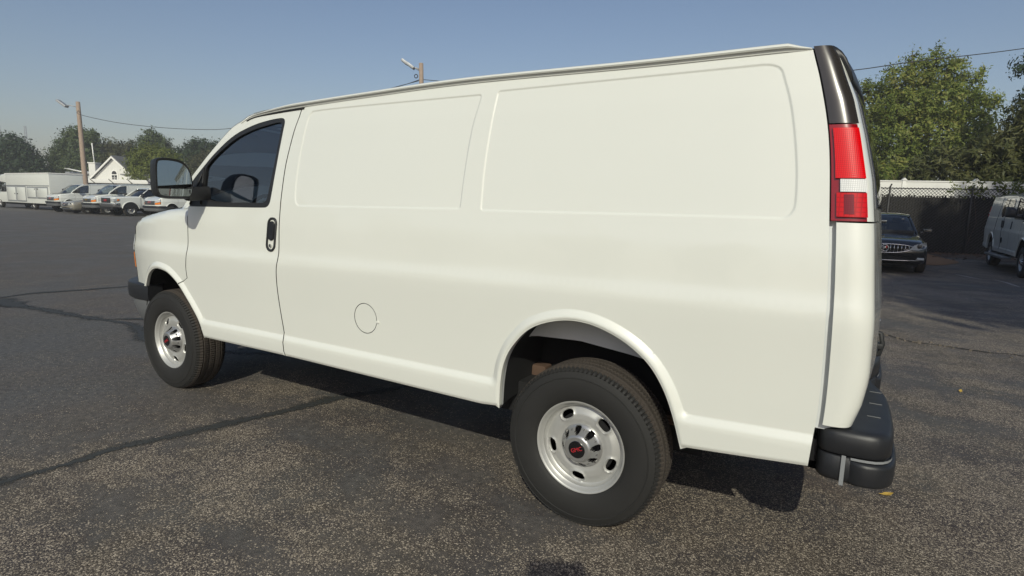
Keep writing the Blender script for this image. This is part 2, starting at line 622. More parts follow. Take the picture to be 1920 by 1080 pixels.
def tar():
    m, nt, b = new_mat('tar_sealer')
    L = nt.links.new
    tc = N(nt, 'ShaderNodeTexCoord')
    at = N(nt, 'ShaderNodeAttribute')
    at.attribute_name = 'cover'
    no = N(nt, 'ShaderNodeTexNoise'); no.inputs['Scale'].default_value = 26; no.inputs['Detail'].default_value = 8; no.inputs['Roughness'].default_value = .7
    L(tc.outputs['Object'], no.inputs['Vector'])
    n2 = N(nt, 'ShaderNodeTexNoise'); n2.inputs['Scale'].default_value = 2.2; n2.inputs['Detail'].default_value = 4
    L(tc.outputs['Object'], n2.inputs['Vector'])
    a = N(nt, 'ShaderNodeMath', operation='MULTIPLY_ADD'); a.inputs[1].default_value = 1.5
    L(no.outputs['Fac'], a.inputs[0]); L(at.outputs['Fac'], a.inputs[2])
    a2 = N(nt, 'ShaderNodeMath', operation='MULTIPLY_ADD'); a2.inputs[1].default_value = .9
    L(n2.outputs['Fac'], a2.inputs[0]); L(a.outputs[0], a2.inputs[2])
    r = N(nt, 'ShaderNodeMapRange'); r.interpolation_type = 'SMOOTHSTEP'
    r.inputs['From Min'].default_value = 1.45; r.inputs['From Max'].default_value = 2.1
    r.inputs['To Max'].default_value = .92
    L(a2.outputs[0], r.inputs['Value']); L(r.outputs[0], b.inputs['Alpha'])
    c = N(nt, 'ShaderNodeMapRange'); c.inputs['To Min'].default_value = .6; c.inputs['To Max'].default_value = 1.4
    L(no.outputs['Fac'], c.inputs['Value'])
    sc = N(nt, 'ShaderNodeVectorMath', operation='SCALE'); sc.inputs[0].default_value = (.040, .042, .041)
    L(c.outputs[0], sc.inputs['Scale']); L(sc.outputs[0], b.inputs['Base Color'])
    b.inputs['Roughness'].default_value = .72
    return m
M['tar'] = tar()
M['crack'] = simple('open_crack', (.012, .011, .010), .95, var=.3)
M['crumbs'] = simple('asphalt_crumbs', (.16, .135, .105), .9, var=.4, vscale=60)
M['paint_line'] = simple('worn_white_line', (.30, .29, .27), .8, var=.35, vscale=9)

gv, gf = [], []
_xs = [-420, -240, -120, -60, -30, -15, -8, -4, 0, 4, 8, 15, 30, 60, 120, 240, 420]
for x in _xs:
    for y in _xs:
        gv.append((x, y, 0))
n_ = len(_xs)
for i in range(n_ - 1):
    for j in range(n_ - 1):
        a = i * n_ + j
        gf.append((a, a + n_, a + n_ + 1, a + 1))
lot = mesh_obj('parking_lot', gv, gf, M['asphalt'], None, False)
kind(lot, 'structure')

def strip(name, pts, width, mat, z=.004, seed=1, jag=.3, step=.06, parent=lot, rough_end=True):
    P = catmull(pts, step)
    rng = np.random.default_rng(seed)
    T = np.gradient(P, axis=0)
    T /= np.linalg.norm(T, axis=1)[:, None] + 1e-9
    Nn = np.stack([-T[:, 1], T[:, 0]], 1)
    k = np.ones(5) / 5
    def wob():
        q = np.convolve(rng.normal(0, 1, len(P) + 4), k, 'valid')
        return width * .5 * (1 + jag * q * 1.6)
    a, c = wob(), wob()
    if rough_end:
        e = np.minimum(1, np.minimum(np.arange(len(P)), np.arange(len(P))[::-1]) / 4 + .15)
        a, c = a * e, c * e
    V = [(p[0] + n[0] * w_, p[1] + n[1] * w_, z) for p, n, w_ in zip(P, Nn, a)] + [(p[0] - n[0] * w_, p[1] - n[1] * w_, z) for p, n, w_ in zip(P, Nn, c)]
    m_ = len(P)
    V += [(p[0], p[1], z) for p in P]
    F = [(i, 2 * m_ + i, 2 * m_ + i + 1, i + 1) for i in range(m_ - 1)] + [(2 * m_ + i, m_ + i, m_ + i + 1, 2 * m_ + i + 1) for i in range(m_ - 1)]
    o = mesh_obj(name, V, F, mat, parent, False)
    at = o.data.attributes.new('cover', 'FLOAT', 'POINT')
    at.data.foreach_set('value', [0.0] * (2 * m_) + [1.0] * m_)
    return o

strip('tar_seam', [(.62, -3.6), (.74, -2.8), (.80, -2.25), (.84, -1.95), (.86, -1.7), (.99, -1.23), (1.12, -.85), (1.22, -.45), (1.5, .3), (1.7, 1.6)], .17, M['tar'], seed=2, jag=.5)
strip('tar_seam', [(-12, -1.2), (-8, -.55), (-6.2, -.42), (-4.9, -.40), (-4.2, -.26), (-3.17, -.14), (-2.75, -.06), (-2.49, -.06), (-2.0, -.20), (-1.58, -.31), (-.9, -.2), (0, .3)], .26, M['tar'], seed=3, jag=.5)
strip('tar_seam', [(-5.6, -.35), (-5.75, .1), (-5.62, .66), (-5.49, 1.24), (-5.1, 2.6), (-4.6, 4.5)], .20, M['tar'], .008, seed=4, jag=.5)
strip('tar_seam', [(-9.0, -1.0), (-7.2, -.75), (-6.1, -.45), (-5.3, -.38), (-4.6, -.30)], .62, M['tar'], .006, seed=9, jag=.7)
strip('tar_seam', [(-3.05, -.10), (-2.6, .25), (-1.9, .35), (-1.2, .9)], .20, M['tar'], .008, seed=5, jag=.5)
strip('pavement_crack', [(2.5, 6.1), (4.0, 5.45), (4.78, 5.11), (5.08, 4.76), (5.39, 4.70), (5.8, 4.64), (6.12, 4.67), (6.9, 4.45), (9.5, 4.2)], .035, M['crack'], seed=6, jag=.9, step=.04)
rng0 = random.Random(5)
cr = MB()
for k in range(130):
    t = rng0.random()
    x = 4.2 + 3.4 * t
    y = float(np.interp(x, [4.0, 4.78, 5.08, 5.39, 6.12, 6.9, 9.5], [5.45, 5.11, 4.76, 4.70, 4.67, 4.45, 4.2])) + rng0.gauss(0, .08)
    s_ = rng0.uniform(.008, .026)
    cr.box((x, y, s_ * .3), (s_, s_ * rng0.uniform(.6, 1.3), s_ * .6), 0, 1, Matrix.Rotation(rng0.random() * 3, 3, 'Z'))
o = cr.build('asphalt_crumb', M['crumbs'], None, smooth=False)
kind(o, 'stuff')
for pts in ([(6.72, 14.75), (6.95, 14.1), (7.14, 13.74)], [(7.36, 13.9), (7.50, 13.4), (7.57, 12.5)], [(10.7, 19.5), (10.7, 13.0)], [(4.35, 19.5), (4.35, 14.0)]):
    strip('painted_line', pts, .09, M['paint_line'], .005, seed=int(pts[0][0] * 10), jag=.35, step=.12)
# ------------------------------------------------------------------ the van's side as a height field |y| = S(x, z)
_PZ = np.array([(.30, .955), (.45, .972), (.52, .979), (.62, .984), (.80, .9905), (1.00, 1.0015), (1.055, 1.003), (1.075, 1.001), (1.13, .988), (1.16, .985),
                (1.30, .975), (1.45, .957), (1.60, .937), (1.75, .916), (1.90, .893), (2.03, .868), (2.10, .853), (2.3, .80)])
_zz = np.arange(.30, 2.3, .002)
_yy = np.interp(_zz, _PZ[:, 0], _PZ[:, 1])
_k = np.exp(-0.5 * (np.arange(-20, 21) * .002 / .012) ** 2)
_k /= _k.sum()
_yy = np.convolve(np.pad(_yy, 20, mode='edge'), _k, 'valid')
def prof(z):
    return np.interp(z, _zz, _yy)

ARCH_R = catmull([(3.012, .485), (3.018, .61), (3.038, .72), (3.09, .82), (3.19, .918), (3.34, .972), (3.48, .972), (3.62, .925), (3.73, .850), (3.80, .76), (3.85, .65), (3.895, .50)], .02)
ARCH_F = catmull([(-.33, .60), (-.30, .71), (-.25, .80), (-.17, .885), (-.05, .932), (.08, .925), (.165, .893), (.25, .835), (.33, .755), (.40, .68), (.47, .59), (.515, .475)], .02)
_AR = np.vstack([ARCH_R, [[3.895, .2], [3.012, .2]]])
_AF = np.vstack([ARCH_F, [[.515, .2], [-.33, .2]]])
FUEL_C = (2.115, .822)
PANEL_1 = chaikin([(1.60, 2.002), (2.77, 2.004), (2.796, 2.004), (2.793, 1.975), (2.76, 1.84), (2.742, 1.62), (2.736, 1.47), (2.735, 1.451), (2.715, 1.450), (1.58, 1.436), (1.515, 1.435), (1.492, 1.49), (1.50, 1.68), (1.535, 1.90), (1.56, 1.985)], 3)
PANEL_2 = chaikin([(2.893, 2.013), (2.92, 2.014), (3.98, 2.020), (4.125, 2.022), (4.15, 1.95), (4.178, 1.87), (4.208, 1.72), (4.226, 1.58), (4.228, 1.452), (4.12, 1.456), (3.15, 1.448), (2.885, 1.447), (2.862, 1.447), (2.861, 1.468), (2.858, 1.64), (2.872, 1.84), (2.889, 1.985)], 3)

def zcrease(x):
    return np.interp(x, [.4, .54, 1.44, 2.93, 3.92, 4.4], [.605, .61, .62, .63, .652, .672])
def zbottom(x):
    return np.interp(x, [.5, 1.4, 2.9, 3.0, 3.9, 4.36], [.48, .49, .487, .497, .512, .552])
def ztop_nose(x):
    return np.interp(x, [-.82, -.72, -.66, -.62, -.5, -.40, -.2, .05, .25, .4], [1.11, 1.165, 1.205, 1.24, 1.283, 1.310, 1.338, 1.375, 1.392, 1.40])
def nose_in(x):
    t = np.clip(.12 - np.asarray(x, float), 0, 2)
    return .203 * t ** 2

def S(x, z, right=False):
    x = np.asarray(x, float)
    z = np.asarray(z, float)
    dz = .055 * np.clip((x - .4) / 3.8, 0, 1) * sstep(.70, 1.0, z) * (1 - sstep(1.25, 1.5, z))
    y = prof(z - dz) - nose_in(x) - .006 * sstep(4.0, 4.4, x)
    Q = np.stack([x.ravel(), z.ravel()], 1)
    da = np.minimum(sdf(_AR, Q), sdf(_AF, Q)).reshape(x.shape)
    sd = da - .047
    roc = np.where(x > .3, z - zcrease(x), 1.0)
    h = np.clip(.5 + .5 * (roc - sd) / .03, 0, 1)
    sm = roc * (1 - h) + sd * h - .03 * h * (1 - h)
    y = y + .019 * np.sin(np.pi / 2 * np.clip(-sm / .040, 0, 1)) * np.where(z < 1.2, 1, 0)
    dl = np.minimum(np.abs(da), np.where(x > .45, z - zbottom(x), 1.0))
    y = y - .008 * (1 - np.clip(dl / .018, 0, 1)) ** 2
    m = (z > 1.38) & (x > 1.4)
    if m.any():
        q = np.stack([x[m].ravel(), z[m].ravel()], 1)
        d = np.minimum(sdf(PANEL_1, q), sdf(PANEL_2, q))
        y[m] = y[m] - .0042 * (1 - sstep(-.0055, .0055, d))
    nz = np.where(x < .36, ztop_nose(x), 9.0)
    t = np.clip((z - (nz - .07)) / .07, 0, .9999)
    y = y - .07 * (1 - np.sqrt(1 - t * t))
    return y

def S1(x, z):
    return float(S(np.array([x]), np.array([z]))[0])

def feature_points():
    """extra mesh points beside creases so that the pressed shapes are real geometry"""
    out = []
    def offs(line, ds, closed):
        P = resample(np.vstack([line, line[:1]]) if closed else line, .010)
        T = np.gradient(P, axis=0)
        T /= np.linalg.norm(T, axis=1)[:, None] + 1e-9
        Nn = np.stack([-T[:, 1], T[:, 0]], 1)
        for d in ds:
            out.append(P + Nn * d)
    offs(PANEL_1, (-.009, -.0055, -.002, .002, .0055, .009), True)
    offs(PANEL_2, (-.009, -.0055, -.002, .002, .0055, .009), True)
    offs(ARCH_R, (.006, .012, .02, .03, .040, .046, .052), False)
    offs(ARCH_F, (.006, .012, .02, .03, .040, .046, .052), False)
    xs = np.arange(.4, 4.4, .02)
    for d in (.006, 0, -.006, -.015, -.025, -.035):
        out.append(np.stack([xs, zcrease(xs) + d], 1))
    for d in (.004, .008, .012, .016, .020, .026):
        out.append(np.stack([xs, zbottom(xs) + d], 1))
    for z0 in np.arange(1.03, 1.22, .012):
        out.append(np.stack([np.arange(-.5, 4.4, .04), np.full(123, z0)[:len(np.arange(-.5, 4.4, .04))]], 1))
    return np.vstack(out)
FEAT = feature_points()

def flat_mesh(outer, holes, step, feat=True):
    """triangulate a 2-D outline with holes: boundary points + grid + crease points"""
    lo, hi = outer.min(0), outer.max(0)
    gx, gz = np.meshgrid(np.arange(lo[0], hi[0], step), np.arange(lo[1], hi[1], step))
    Q = np.stack([gx.ravel(), gz.ravel()], 1)
    if feat:
        F = FEAT[(FEAT > lo).all(1) & (FEAT < hi).all(1)]
        Q = np.vstack([Q, F])
    rim = [outer] + holes
    d = np.minimum.reduce([seg_dist(h, Q) for h in rim])
    ok = inside(outer, Q) & (d > .0045)
    for h in holes:
        ok &= ~inside(h, Q)
    Q = Q[ok]
    key = np.round(Q / .003).astype(int)
    _, ui = np.unique(key, axis=0, return_index=True)
    Q = Q[ui]
    V, E = [], []
    for h in rim:
        s = len(V)
        V += [tuple(p) for p in h]
        E += [(s + i, s + (i + 1) % len(h)) for i in range(len(h))]
    nb = len(V)
    V += [tuple(p) for p in Q]
    r = delaunay_2d_cdt([Vector(v) for v in V], E, [], 0, 1e-6)
    P = np.array([tuple(v) for v in r[0]])
    T = np.array([tuple(f) for f in r[2] if len(f) == 3])
    c = P[T].mean(1)
    ok = inside(outer, c)
    for h in holes:
        ok &= ~inside(h, c)
    T = T[ok]
    a = P[T]
    ar = (a[:, 1, 0] - a[:, 0, 0]) * (a[:, 2, 1] - a[:, 0, 1]) - (a[:, 1, 1] - a[:, 0, 1]) * (a[:, 2, 0] - a[:, 0, 0])
    T[ar < 0] = T[ar < 0][:, ::-1]
    T = T[np.abs(ar) > 1e-9]
    return P, T

def side_normals(P, off=0.0):
    e = .0015
    x, z = P[:, 0], P[:, 1]
    sx = (S(x + e, z) - S(x - e, z)) / (2 * e)
    sz = (S(x, z + e) - S(x, z - e)) / (2 * e)
    n = np.stack([-sx, -np.ones_like(x), -sz], 1)
    return n / np.linalg.norm(n, axis=1)[:, None]

def side_part(name, outer, holes, mat, parent, right, step=.035, off=0.0, hem=.022, feat=True, cache={}):
    """one panel of the side: surface with analytic normals, turned edges; right=True mirrors it"""
    key = (name, len(outer), off, round(float(outer[0][0]), 4))
    if key not in cache:
        P, T = flat_mesh(outer, holes, step, feat)
        y = -(S(P[:, 0], P[:, 1]) + off)
        Vt = np.stack([P[:, 0], y, P[:, 1]], 1)
        Nn = side_normals(P)
        from collections import Counter
        ed = Counter()
        dirs = {}
        for t in T:
            for a, b in ((t[0], t[1]), (t[1], t[2]), (t[2], t[0])):
                k = (min(a, b), max(a, b))
                ed[k] += 1
                dirs[k] = (a, b)
        V2, N2, F = list(Vt), list(Nn), [tuple(t) for t in T]
        bn = {}
        for k, c in ed.items():
            if c == 1:
                a, b = dirs[k]
                e2 = P[b] - P[a]
                n2 = np.array([e2[1], -e2[0]])
                n2 /= np.linalg.norm(n2) + 1e-9
                for q in (a, b):
                    bn[q] = bn.get(q, np.zeros(2)) + n2
        idx = {}
        for q, n2 in bn.items():
            n2 = n2 / (np.linalg.norm(n2) + 1e-9)
            n3 = np.array([n2[0], 0, n2[1]])
            idx[q] = len(V2)
            V2 += [Vt[q], Vt[q] + np.array([0, hem, 0])]
            N2 += [n3, n3]
        for k, c in ed.items():
            if c == 1:
                a, b = dirs[k]
                F.append((idx[b], idx[a], idx[a] + 1, idx[b] + 1))
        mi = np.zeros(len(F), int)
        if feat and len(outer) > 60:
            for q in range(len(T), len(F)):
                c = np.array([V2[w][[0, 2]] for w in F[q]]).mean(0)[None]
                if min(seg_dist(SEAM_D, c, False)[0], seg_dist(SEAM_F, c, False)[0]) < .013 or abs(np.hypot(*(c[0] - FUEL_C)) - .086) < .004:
                    mi[q] = 1  # hems at seams and fuel door painted black for the gap's shade
        cache[key] = (np.array(V2), F, np.array(N2), mi)
    Vv, F, Nn, mi = cache[key]
    if right:
        Vv = Vv * [1, -1, 1]
        Nn = Nn * [1, -1, 1]
        F = [f[::-1] for f in F]
    return mesh_obj(name, Vv, F, [mat, M['seal_gap_shade']] if mi.any() else mat, parent, True, Nn, midx=mi)

def arc(c, r, n=40):
    t = np.linspace(0, 2 * np.pi, n, endpoint=False)
    return np.stack([c[0] + r * np.cos(t), c[1] + r * np.sin(t)], 1)

# outlines in (x, z), read off the photograph through the solved camera
SEAM_D = catmull([(1.485, 2.018), (1.472, 1.97), (1.440, 1.885), (1.408, 1.76), (1.388, 1.66), (1.374, 1.50), (1.372, 1.40), (1.375, 1.27), (1.379, 1.16), (1.379, 1.10), (1.366, 1.035), (1.362, .95), (1.368, .85), (1.383, .74), (1.398, .65), (1.405, .57), (1.408, .488)], .03)
SEAM_F = catmull([(.355, 1.386), (.365, 1.28), (.372, 1.18), (.375, 1.10), (.362, 1.03), (.350, .97), (.349, .92), (.352, .893)], .03)
REAR_SEAM = catmull([(4.358, .552), (4.365, .67), (4.370, .75), (4.371, .85), (4.368, 1.0), (4.361, 1.18), (4.351, 1.33), (4.340, 1.46), (4.321, 1.66), (4.299, 1.80), (4.262, 1.95), (4.232, 2.045), (4.222, 2.075)], .03)
PILLAR = catmull([(.17, 1.385), (.339, 1.570), (.463, 1.678), (.588, 1.778), (.786, 1.922), (.905, 1.972), (.985, 2.004), (1.145, 2.021), (1.47, 2.034)], .03)
WIN_OUT = [(.225, 1.404), (.379, 1.570), (.512, 1.677), (.626, 1.765), (.821, 1.883), (1.028, 1.942), (1.159, 1.962), (1.27, 1.972), (1.322, 1.970), (1.342, 1.950), (1.333, 1.89), (1.305, 1.712), (1.271, 1.481), (1.262, 1.44), (1.236, 1.418), (1.20, 1.414), (.8, 1.408), (.32, 1.402)]
GLASS = [(.536, 1.437), (.529, 1.560), (.540, 1.660), (.560, 1.690), (.654, 1.758), (.844, 1.861), (1.033, 1.913), (1.20, 1.938), (1.285, 1.948), (1.314, 1.935), (1.308, 1.89), (1.279, 1.712), (1.240, 1.52), (1.230, 1.470), (1.205, 1.447), (1.15, 1.444)]

def poly_closed(*parts, step=.02):
    P = np.vstack(parts)
    P = np.vstack([P, P[:1]])
    return resample_sharp(P, step)[:-1]

def arch_piece(A, x0, x1, rev=False):
    P = A[(A[:, 0] >= x0) & (A[:, 0] <= x1)]
    return P[::-1] if rev else P

def clean(P, eps=.003):
    out = [P[0]]
    for p in P[1:]:
        if np.linalg.norm(p - out[-1]) > eps:
            out.append(p)
    if np.linalg.norm(out[0] - out[-1]) < eps:
        out.pop()
    return np.array(out)

G = .0078
xs_top = np.arange(4.20, 1.50, -.05)
TOP_LINE = np.stack([xs_top, np.interp(xs_top, [1.49, 2.06, 2.71, 3.58, 4.23], [2.030, 2.049, 2.066, 2.058, 2.059])], 1)

arch_door = ARCH_F[(ARCH_F[:, 0] > .24)]
FENDER = clean(poly_closed(np.array([(x, float(ztop_nose(x)) - .004) for x in np.linspace(-.50, .35, 22)]), SEAM_F, [[.262, .838 + .012]],
                           ARCH_F[(ARCH_F[:, 0] < .25) & (ARCH_F[:, 1] > .76)][::-1], [[-.40, .765], [-.50, .765]]))
DOOR = clean(poly_closed(PILLAR, SEAM_D - [G, 0], np.stack([np.linspace(1.38, .53, 20), zbottom(np.linspace(1.38, .53, 20))], 1),
                         arch_door[::-1], [[.262 + .004, .838 + .004]], SEAM_F[::-1] + [G, 0]))
SIDE = clean(poly_closed(SEAM_D, np.stack([np.linspace(1.44, 2.99, 40), zbottom(np.linspace(1.44, 2.99, 40))], 1), ARCH_R,
                         np.stack([np.linspace(3.92, 4.34, 12), zbottom(np.linspace(3.92, 4.34, 12))], 1), REAR_SEAM[REAR_SEAM[:, 1] < 2.03], [[4.2285, 2.059]], TOP_LINE))
WIN = clean(resample_sharp(np.vstack([chaikin(WIN_OUT, 2), chaikin(WIN_OUT, 2)[:1]]), .02)[:-1])
GLS = clean(resample_sharp(np.vstack([chaikin(GLASS, 2), chaikin(GLASS, 2)[:1]]), .02)[:-1])

# ------------------------------------------------------------------ wheel (local: axle along Y, outer face at -Y)
def tyre_mesh(parent):
    prof_pts = [(.212, .075), (.212, -.088), (.218, -.100), (.226, -.110), (.240, -.1165), (.262, -.1215), (.290, -.1245), (.315, -.1238), (.3285, -.1215), (.3300, -.1235), (.3335, -.1235), (.3350, -.1205),
                (.350, -.1165), (.3615, -.1120), (.3630, -.1135), (.3660, -.1125), (.3720, -.1035), (.3790, -.0930), (.3835, -.0800), (.3852, -.0720), (.3770, -.0690), (.3770, -.0630), (.3858, -.0600),
                (.3866, -.030), (.3780, -.0275), (.3780, -.0195), (.3868, -.0170)]
    mir = [(r, -y) for r, y in prof_pts[2:][::-1]]
    P = prof_pts + mir
    n = 420
    V, F = [], []
    for k in range(n):
        t = 2 * math.pi * k / n
        notch = (k % 4 == 0)
        fine = (k % 3 == 0)
        for r, y in P:
            rr = r
            if notch and .3655 < r < .3848 and abs(y) > .068:
                rr = r - .0085
            if fine and r > .3845 and abs(y) < .06:
                rr = r - .0055
            V.append((rr * math.cos(t), y, rr * math.sin(t)))
    m = len(P)
    for k in range(n):
        for i in range(m - 1):
            a, b = k * m + i, ((k + 1) % n) * m + i
            F.append((a, a + 1, b + 1, b))
    mi = [1 if (P[i][0] > .372 and P[i + 1][0] > .372 and abs(P[i][1]) < .10) else 0 for k in range(n) for i in range(m - 1)]
    return mesh_obj('tyre', V, F, [M['rubber'], M['tread']], parent, True, angle=40, midx=mi)

def rim_mesh(parent):
    # pressed steel disc with five rounded hand holes
    R0, R1 = .092, .196
    outer = arc((0, 0), R1, 120)
    inner = arc((0, 0), R0, 60)
    slots = []
    for k in range(5):
        a = rad(97 + 72 * k)
        P = []
        for t in np.linspace(0, 2 * np.pi, 36, endpoint=False):
            u = .031 * np.sign(np.cos(t)) * abs(np.cos(t)) ** .75
            v = .0185 * np.sign(np.sin(t)) * abs(np.sin(t)) ** .85
            th = a + u / .156
            rr = .156 + v
            P.append((rr * np.cos(th), rr * np.sin(th)))
        slots.append(np.array(P))
    gr, gt = np.meshgrid(np.linspace(R0 + .004, R1 - .003, 22), np.linspace(0, 2 * np.pi, 130, endpoint=False))
    Q = np.stack([(gr * np.cos(gt)).ravel(), (gr * np.sin(gt)).ravel()], 1)
    ds = np.minimum.reduce([sdf(s, Q) for s in slots])
    Q = Q[ds > .002]
    ex = []
    for s in slots:
        c = s.mean(0)
        for f in (1.06, 1.13, 1.22, 1.34):
            ex.append(c + (s - c) * f)
    Q = np.vstack([Q] + ex)
    V, E = [], []
    for h in [outer, inner] + slots:
        s0 = len(V)
        V += [tuple(p) for p in h]
        E += [(s0 + i, s0 + (i + 1) % len(h)) for i in range(len(h))]
    V += [tuple(q) for q in Q if R0 + .002 < np.hypot(*q) < R1 - .001]
    r = delaunay_2d_cdt([Vector(v) for v in V], E, [], 0, 1e-6)
    P = np.array([tuple(v) for v in r[0]])
    T = np.array([tuple(f) for f in r[2] if len(f) == 3])
    c = P[T].mean(1)
    ok = inside(outer, c) & ~inside(inner, c)
    for s in slots:
        ok &= ~inside(s, c)
    T = T[ok]
    rr = np.hypot(P[:, 0], P[:, 1])
    ds = np.minimum.reduce([sdf(s, P) for s in slots])
    depth = np.interp(rr, [.07, .090, .105, .125, .150, .170, .184, .192, .197], [-.066, -.066, -.069, -.074, -.073, -.063, -.057, -.064, -.082])
    depth = depth - .007 * np.exp(-(ds / .010) ** 2) + .013 * np.clip(1 - ds / .006, 0, 1)
    V3 = [(p[0], d, p[1]) for p, d in zip(P, depth)]
    a = P[T]
    ar = (a[:, 1, 0] - a[:, 0, 0]) * (a[:, 2, 1] - a[:, 0, 1]) - (a[:, 1, 1] - a[:, 0, 1]) * (a[:, 2, 0] - a[:, 0, 0])
    T[ar < 0] = T[ar < 0][:, ::-1]
    F = [tuple(t) for t in T]
    # barrel and lip ring
    base = len(V3)
    ring = [(.1958, -.080), (.2035, -.086), (.2085, -.098), (.2130, -.1035), (.2190, -.1040), (.2215, -.1000), (.2200, -.092), (.2130, -.085), (.1990, -.072), (.1900, -.02), (.190, .06), (.213, .08)]
    n = 120
    for k in range(n):
        t = 2 * math.pi * k / n
        for q, y in ring:
            V3.append((q * math.cos(t), y, q * math.sin(t)))
    m = len(ring)
    for k in range(n):
        for i in range(m - 1):
            x, y = base + k * m + i, base + ((k + 1) % n) * m + i
            F.append((x, y, y + 1, x + 1))
    return mesh_obj('rim', V3, F, M['silver'], parent, True, angle=50)

def hub_mesh(parent):
    nr, nt_ = 60, 256
    V, F = [], []
    for i in range(nr):
        r = .108 * (1 - i / (nr - 1)) + .039 * (i / (nr - 1))
        for k in range(nt_):
            t = 2 * math.pi * k / nt_
            y = np.interp(r, [.039, .055, .060, .066, .090, .097, .101, .106], [-.1285, -.1290, -.1275, -.1220, -.0830, -.0765, -.0755, -.0660])
            a = (t / (2 * math.pi / 8)) % 1.0 - .5
            da = a * (2 * math.pi / 8) * .080
            rr = r - .0815
            q = (abs(da / .0138) ** 2.6 + abs(rr / .0168) ** 2.6) ** (1 / 2.6)
            y += .052 * (1 - float(sstep(.86, 1.02, q))) * (1 if r > .060 else 0)
            V.append((r * math.cos(t + rad(8)), y, r * math.sin(t + rad(8))))
    for i in range(nr - 1):
        for k in range(nt_):
            a, b = i * nt_ + k, i * nt_ + (k + 1) % nt_
            F.append((a, b, b + nt_, a + nt_))
    mi = []
    for f in F:
        c = np.mean([V[q] for q in f], axis=0)
        r = math.hypot(c[0], c[2])
        a = ((math.atan2(c[2], c[0]) - rad(8)) / (2 * math.pi / 8)) % 1.0 - .5
        q = (abs(a * (2 * math.pi / 8) * .080 / .0138) ** 2.6 + abs((r - .0815) / .0168) ** 2.6) ** (1 / 2.6)
        mi.append(1 if q < .99 and r > .060 else 0)
    o = mesh_obj('hub_cap', V, F, [M['hub_silver'], M['hub_black']], parent, True, angle=60, midx=mi)
    return o

def make_wheel(parent, name='wheel', letters=True):
    w = bpy.data.objects.new(name, None)
    w.empty_display_size = .2
    link(w, parent)
    tyre_mesh(w)
    rim_mesh(w)
    hub_mesh(w)
    b = MB()
    b.lathe([(.0405, -.122), (.0405, -.1300), (.0385, -.1314), (.0, -.1314)], 1, n=40)
    b.build('hub_badge', M['hub_black'], w)
    for k in range(8):
        t = 2 * math.pi * k / 8 + rad(8)
        n_ = MB()
        n_.lathe([(.0105, -.055), (.0105, -.086), (.0085, -.092), (.005, -.095), (.0, -.095)], 1, c=(.0800 * math.cos(t), 0, .0800 * math.sin(t)), n=6)
        n_.build('lug_nut', M['nut_metal'], w)
    d = MB()
    d.lathe([(.188, -.030), (.05, -.030), (.0, -.03)], 1, n=40)
    d.lathe([(.150, -.045), (.150, -.034), (.06, -.034)], 1, n=40)
    d.build('brake_disc', M['shadow_black'], w)
    if letters:
        t = text_obj('badge_lettering', 'GMC', .0262, M['red_letter'], w, .0006, .0)
        t.matrix_local = Matrix.Translation((0, -.1322, -.0005)) @ Matrix.Rotation(rad(90), 4, 'X')
    return w

# ------------------------------------------------------------------ nose surface
NOSE_PTS = catmull([(-.49, .928), (-.56, .895), (-.625, .855), (-.685, .795), (-.735, .70), (-.775, .55), (-.800, .30), (-.808, 0.0)], .01)
_nd = np.r_[0, np.cumsum(np.linalg.norm(np.diff(NOSE_PTS, axis=0), axis=1))]
_nd /= _nd[-1]
def nose(s, t, off=0.0, side=-1):
    x = np.interp(s, _nd, NOSE_PTS[:, 0])
    y = np.interp(s, _nd, NOSE_PTS[:, 1])
    e = .01
    tx = np.interp(min(s + e, 1), _nd, NOSE_PTS[:, 0]) - np.interp(max(s - e, 0), _nd, NOSE_PTS[:, 0])
    ty = np.interp(min(s + e, 1), _nd, NOSE_PTS[:, 1]) - np.interp(max(s - e, 0), _nd, NOSE_PTS[:, 1])
    l = math.hypot(tx, ty)
    nx, ny = ty / l, -tx / l
    z = .72 + t * (float(ztop_nose(x)) - .72)
    lean = .10 * max(0, (z - .92) / .28) ** 2
    k = float(prof(z)) / 1.0015
    zt = float(ztop_nose(x))
    q = min(max((z - (zt - .07)) / .07, 0), .9999)
    off = off - .07 * (1 - math.sqrt(1 - q * q)) * .97
    return Vector((x + lean * s + nx * off, side * (y * k + ny * off), z))
def nose_patch(b, s0, s1, t0, t1, off, side, ns=16, ntt=8, rim=True):
    P = [[nose(s0 + (s1 - s0) * i / ns, t0 + (t1 - t0) * j / ntt, off, side) for i in range(ns + 1)] for j in range(ntt + 1)]
    b.grid(P, flip=(side > 0))
    if rim:
        for line in (P[0], P[-1], [r[0] for r in P], [r[-1] for r in P]):
            Q = [p + Vector((.03, 0, 0)) for p in line]
            b.grid([line, Q])

# ------------------------------------------------------------------ the whole van
def rear_x0(z):
    return float(np.interp(z, REAR_SEAM[:, 1], REAR_SEAM[:, 0]))
def rear_xr(z):
    return float(np.interp(z, [.66, .72, .80, .90, 1.10, 1.42, 1.60, 1.75, 1.88, 1.96, 2.03, 2.08], [4.455, 4.487, 4.508, 4.520, 4.515, 4.483, 4.458, 4.422, 4.385, 4.352, 4.325, 4.30]))
def rear_pt(s, z, gap, inset, side=-1, off=0.0):
    """s 0..1 from the side seam round the corner, 1..2 on to the middle of the back"""
    x0, xr, s0 = rear_x0(z) + gap, rear_xr(z), S1(rear_x0(z), z) - inset
    b = .10
    n = 3.2
    if s <= 1:
        th = s * math.pi / 2
        x = x0 + (xr - x0 + off) * math.sin(th) ** (2 / n) if th > 0 else x0
        y = s0 + off - b * (1 - max(0.0, math.cos(th)) ** (2 / n))
    else:
        u = s - 1
        x = xr + off + .045 * (1 - (1 - u) ** 2)
        y = (s0 - b + off) * (1 - u)
    return Vector((x, side * y, z))
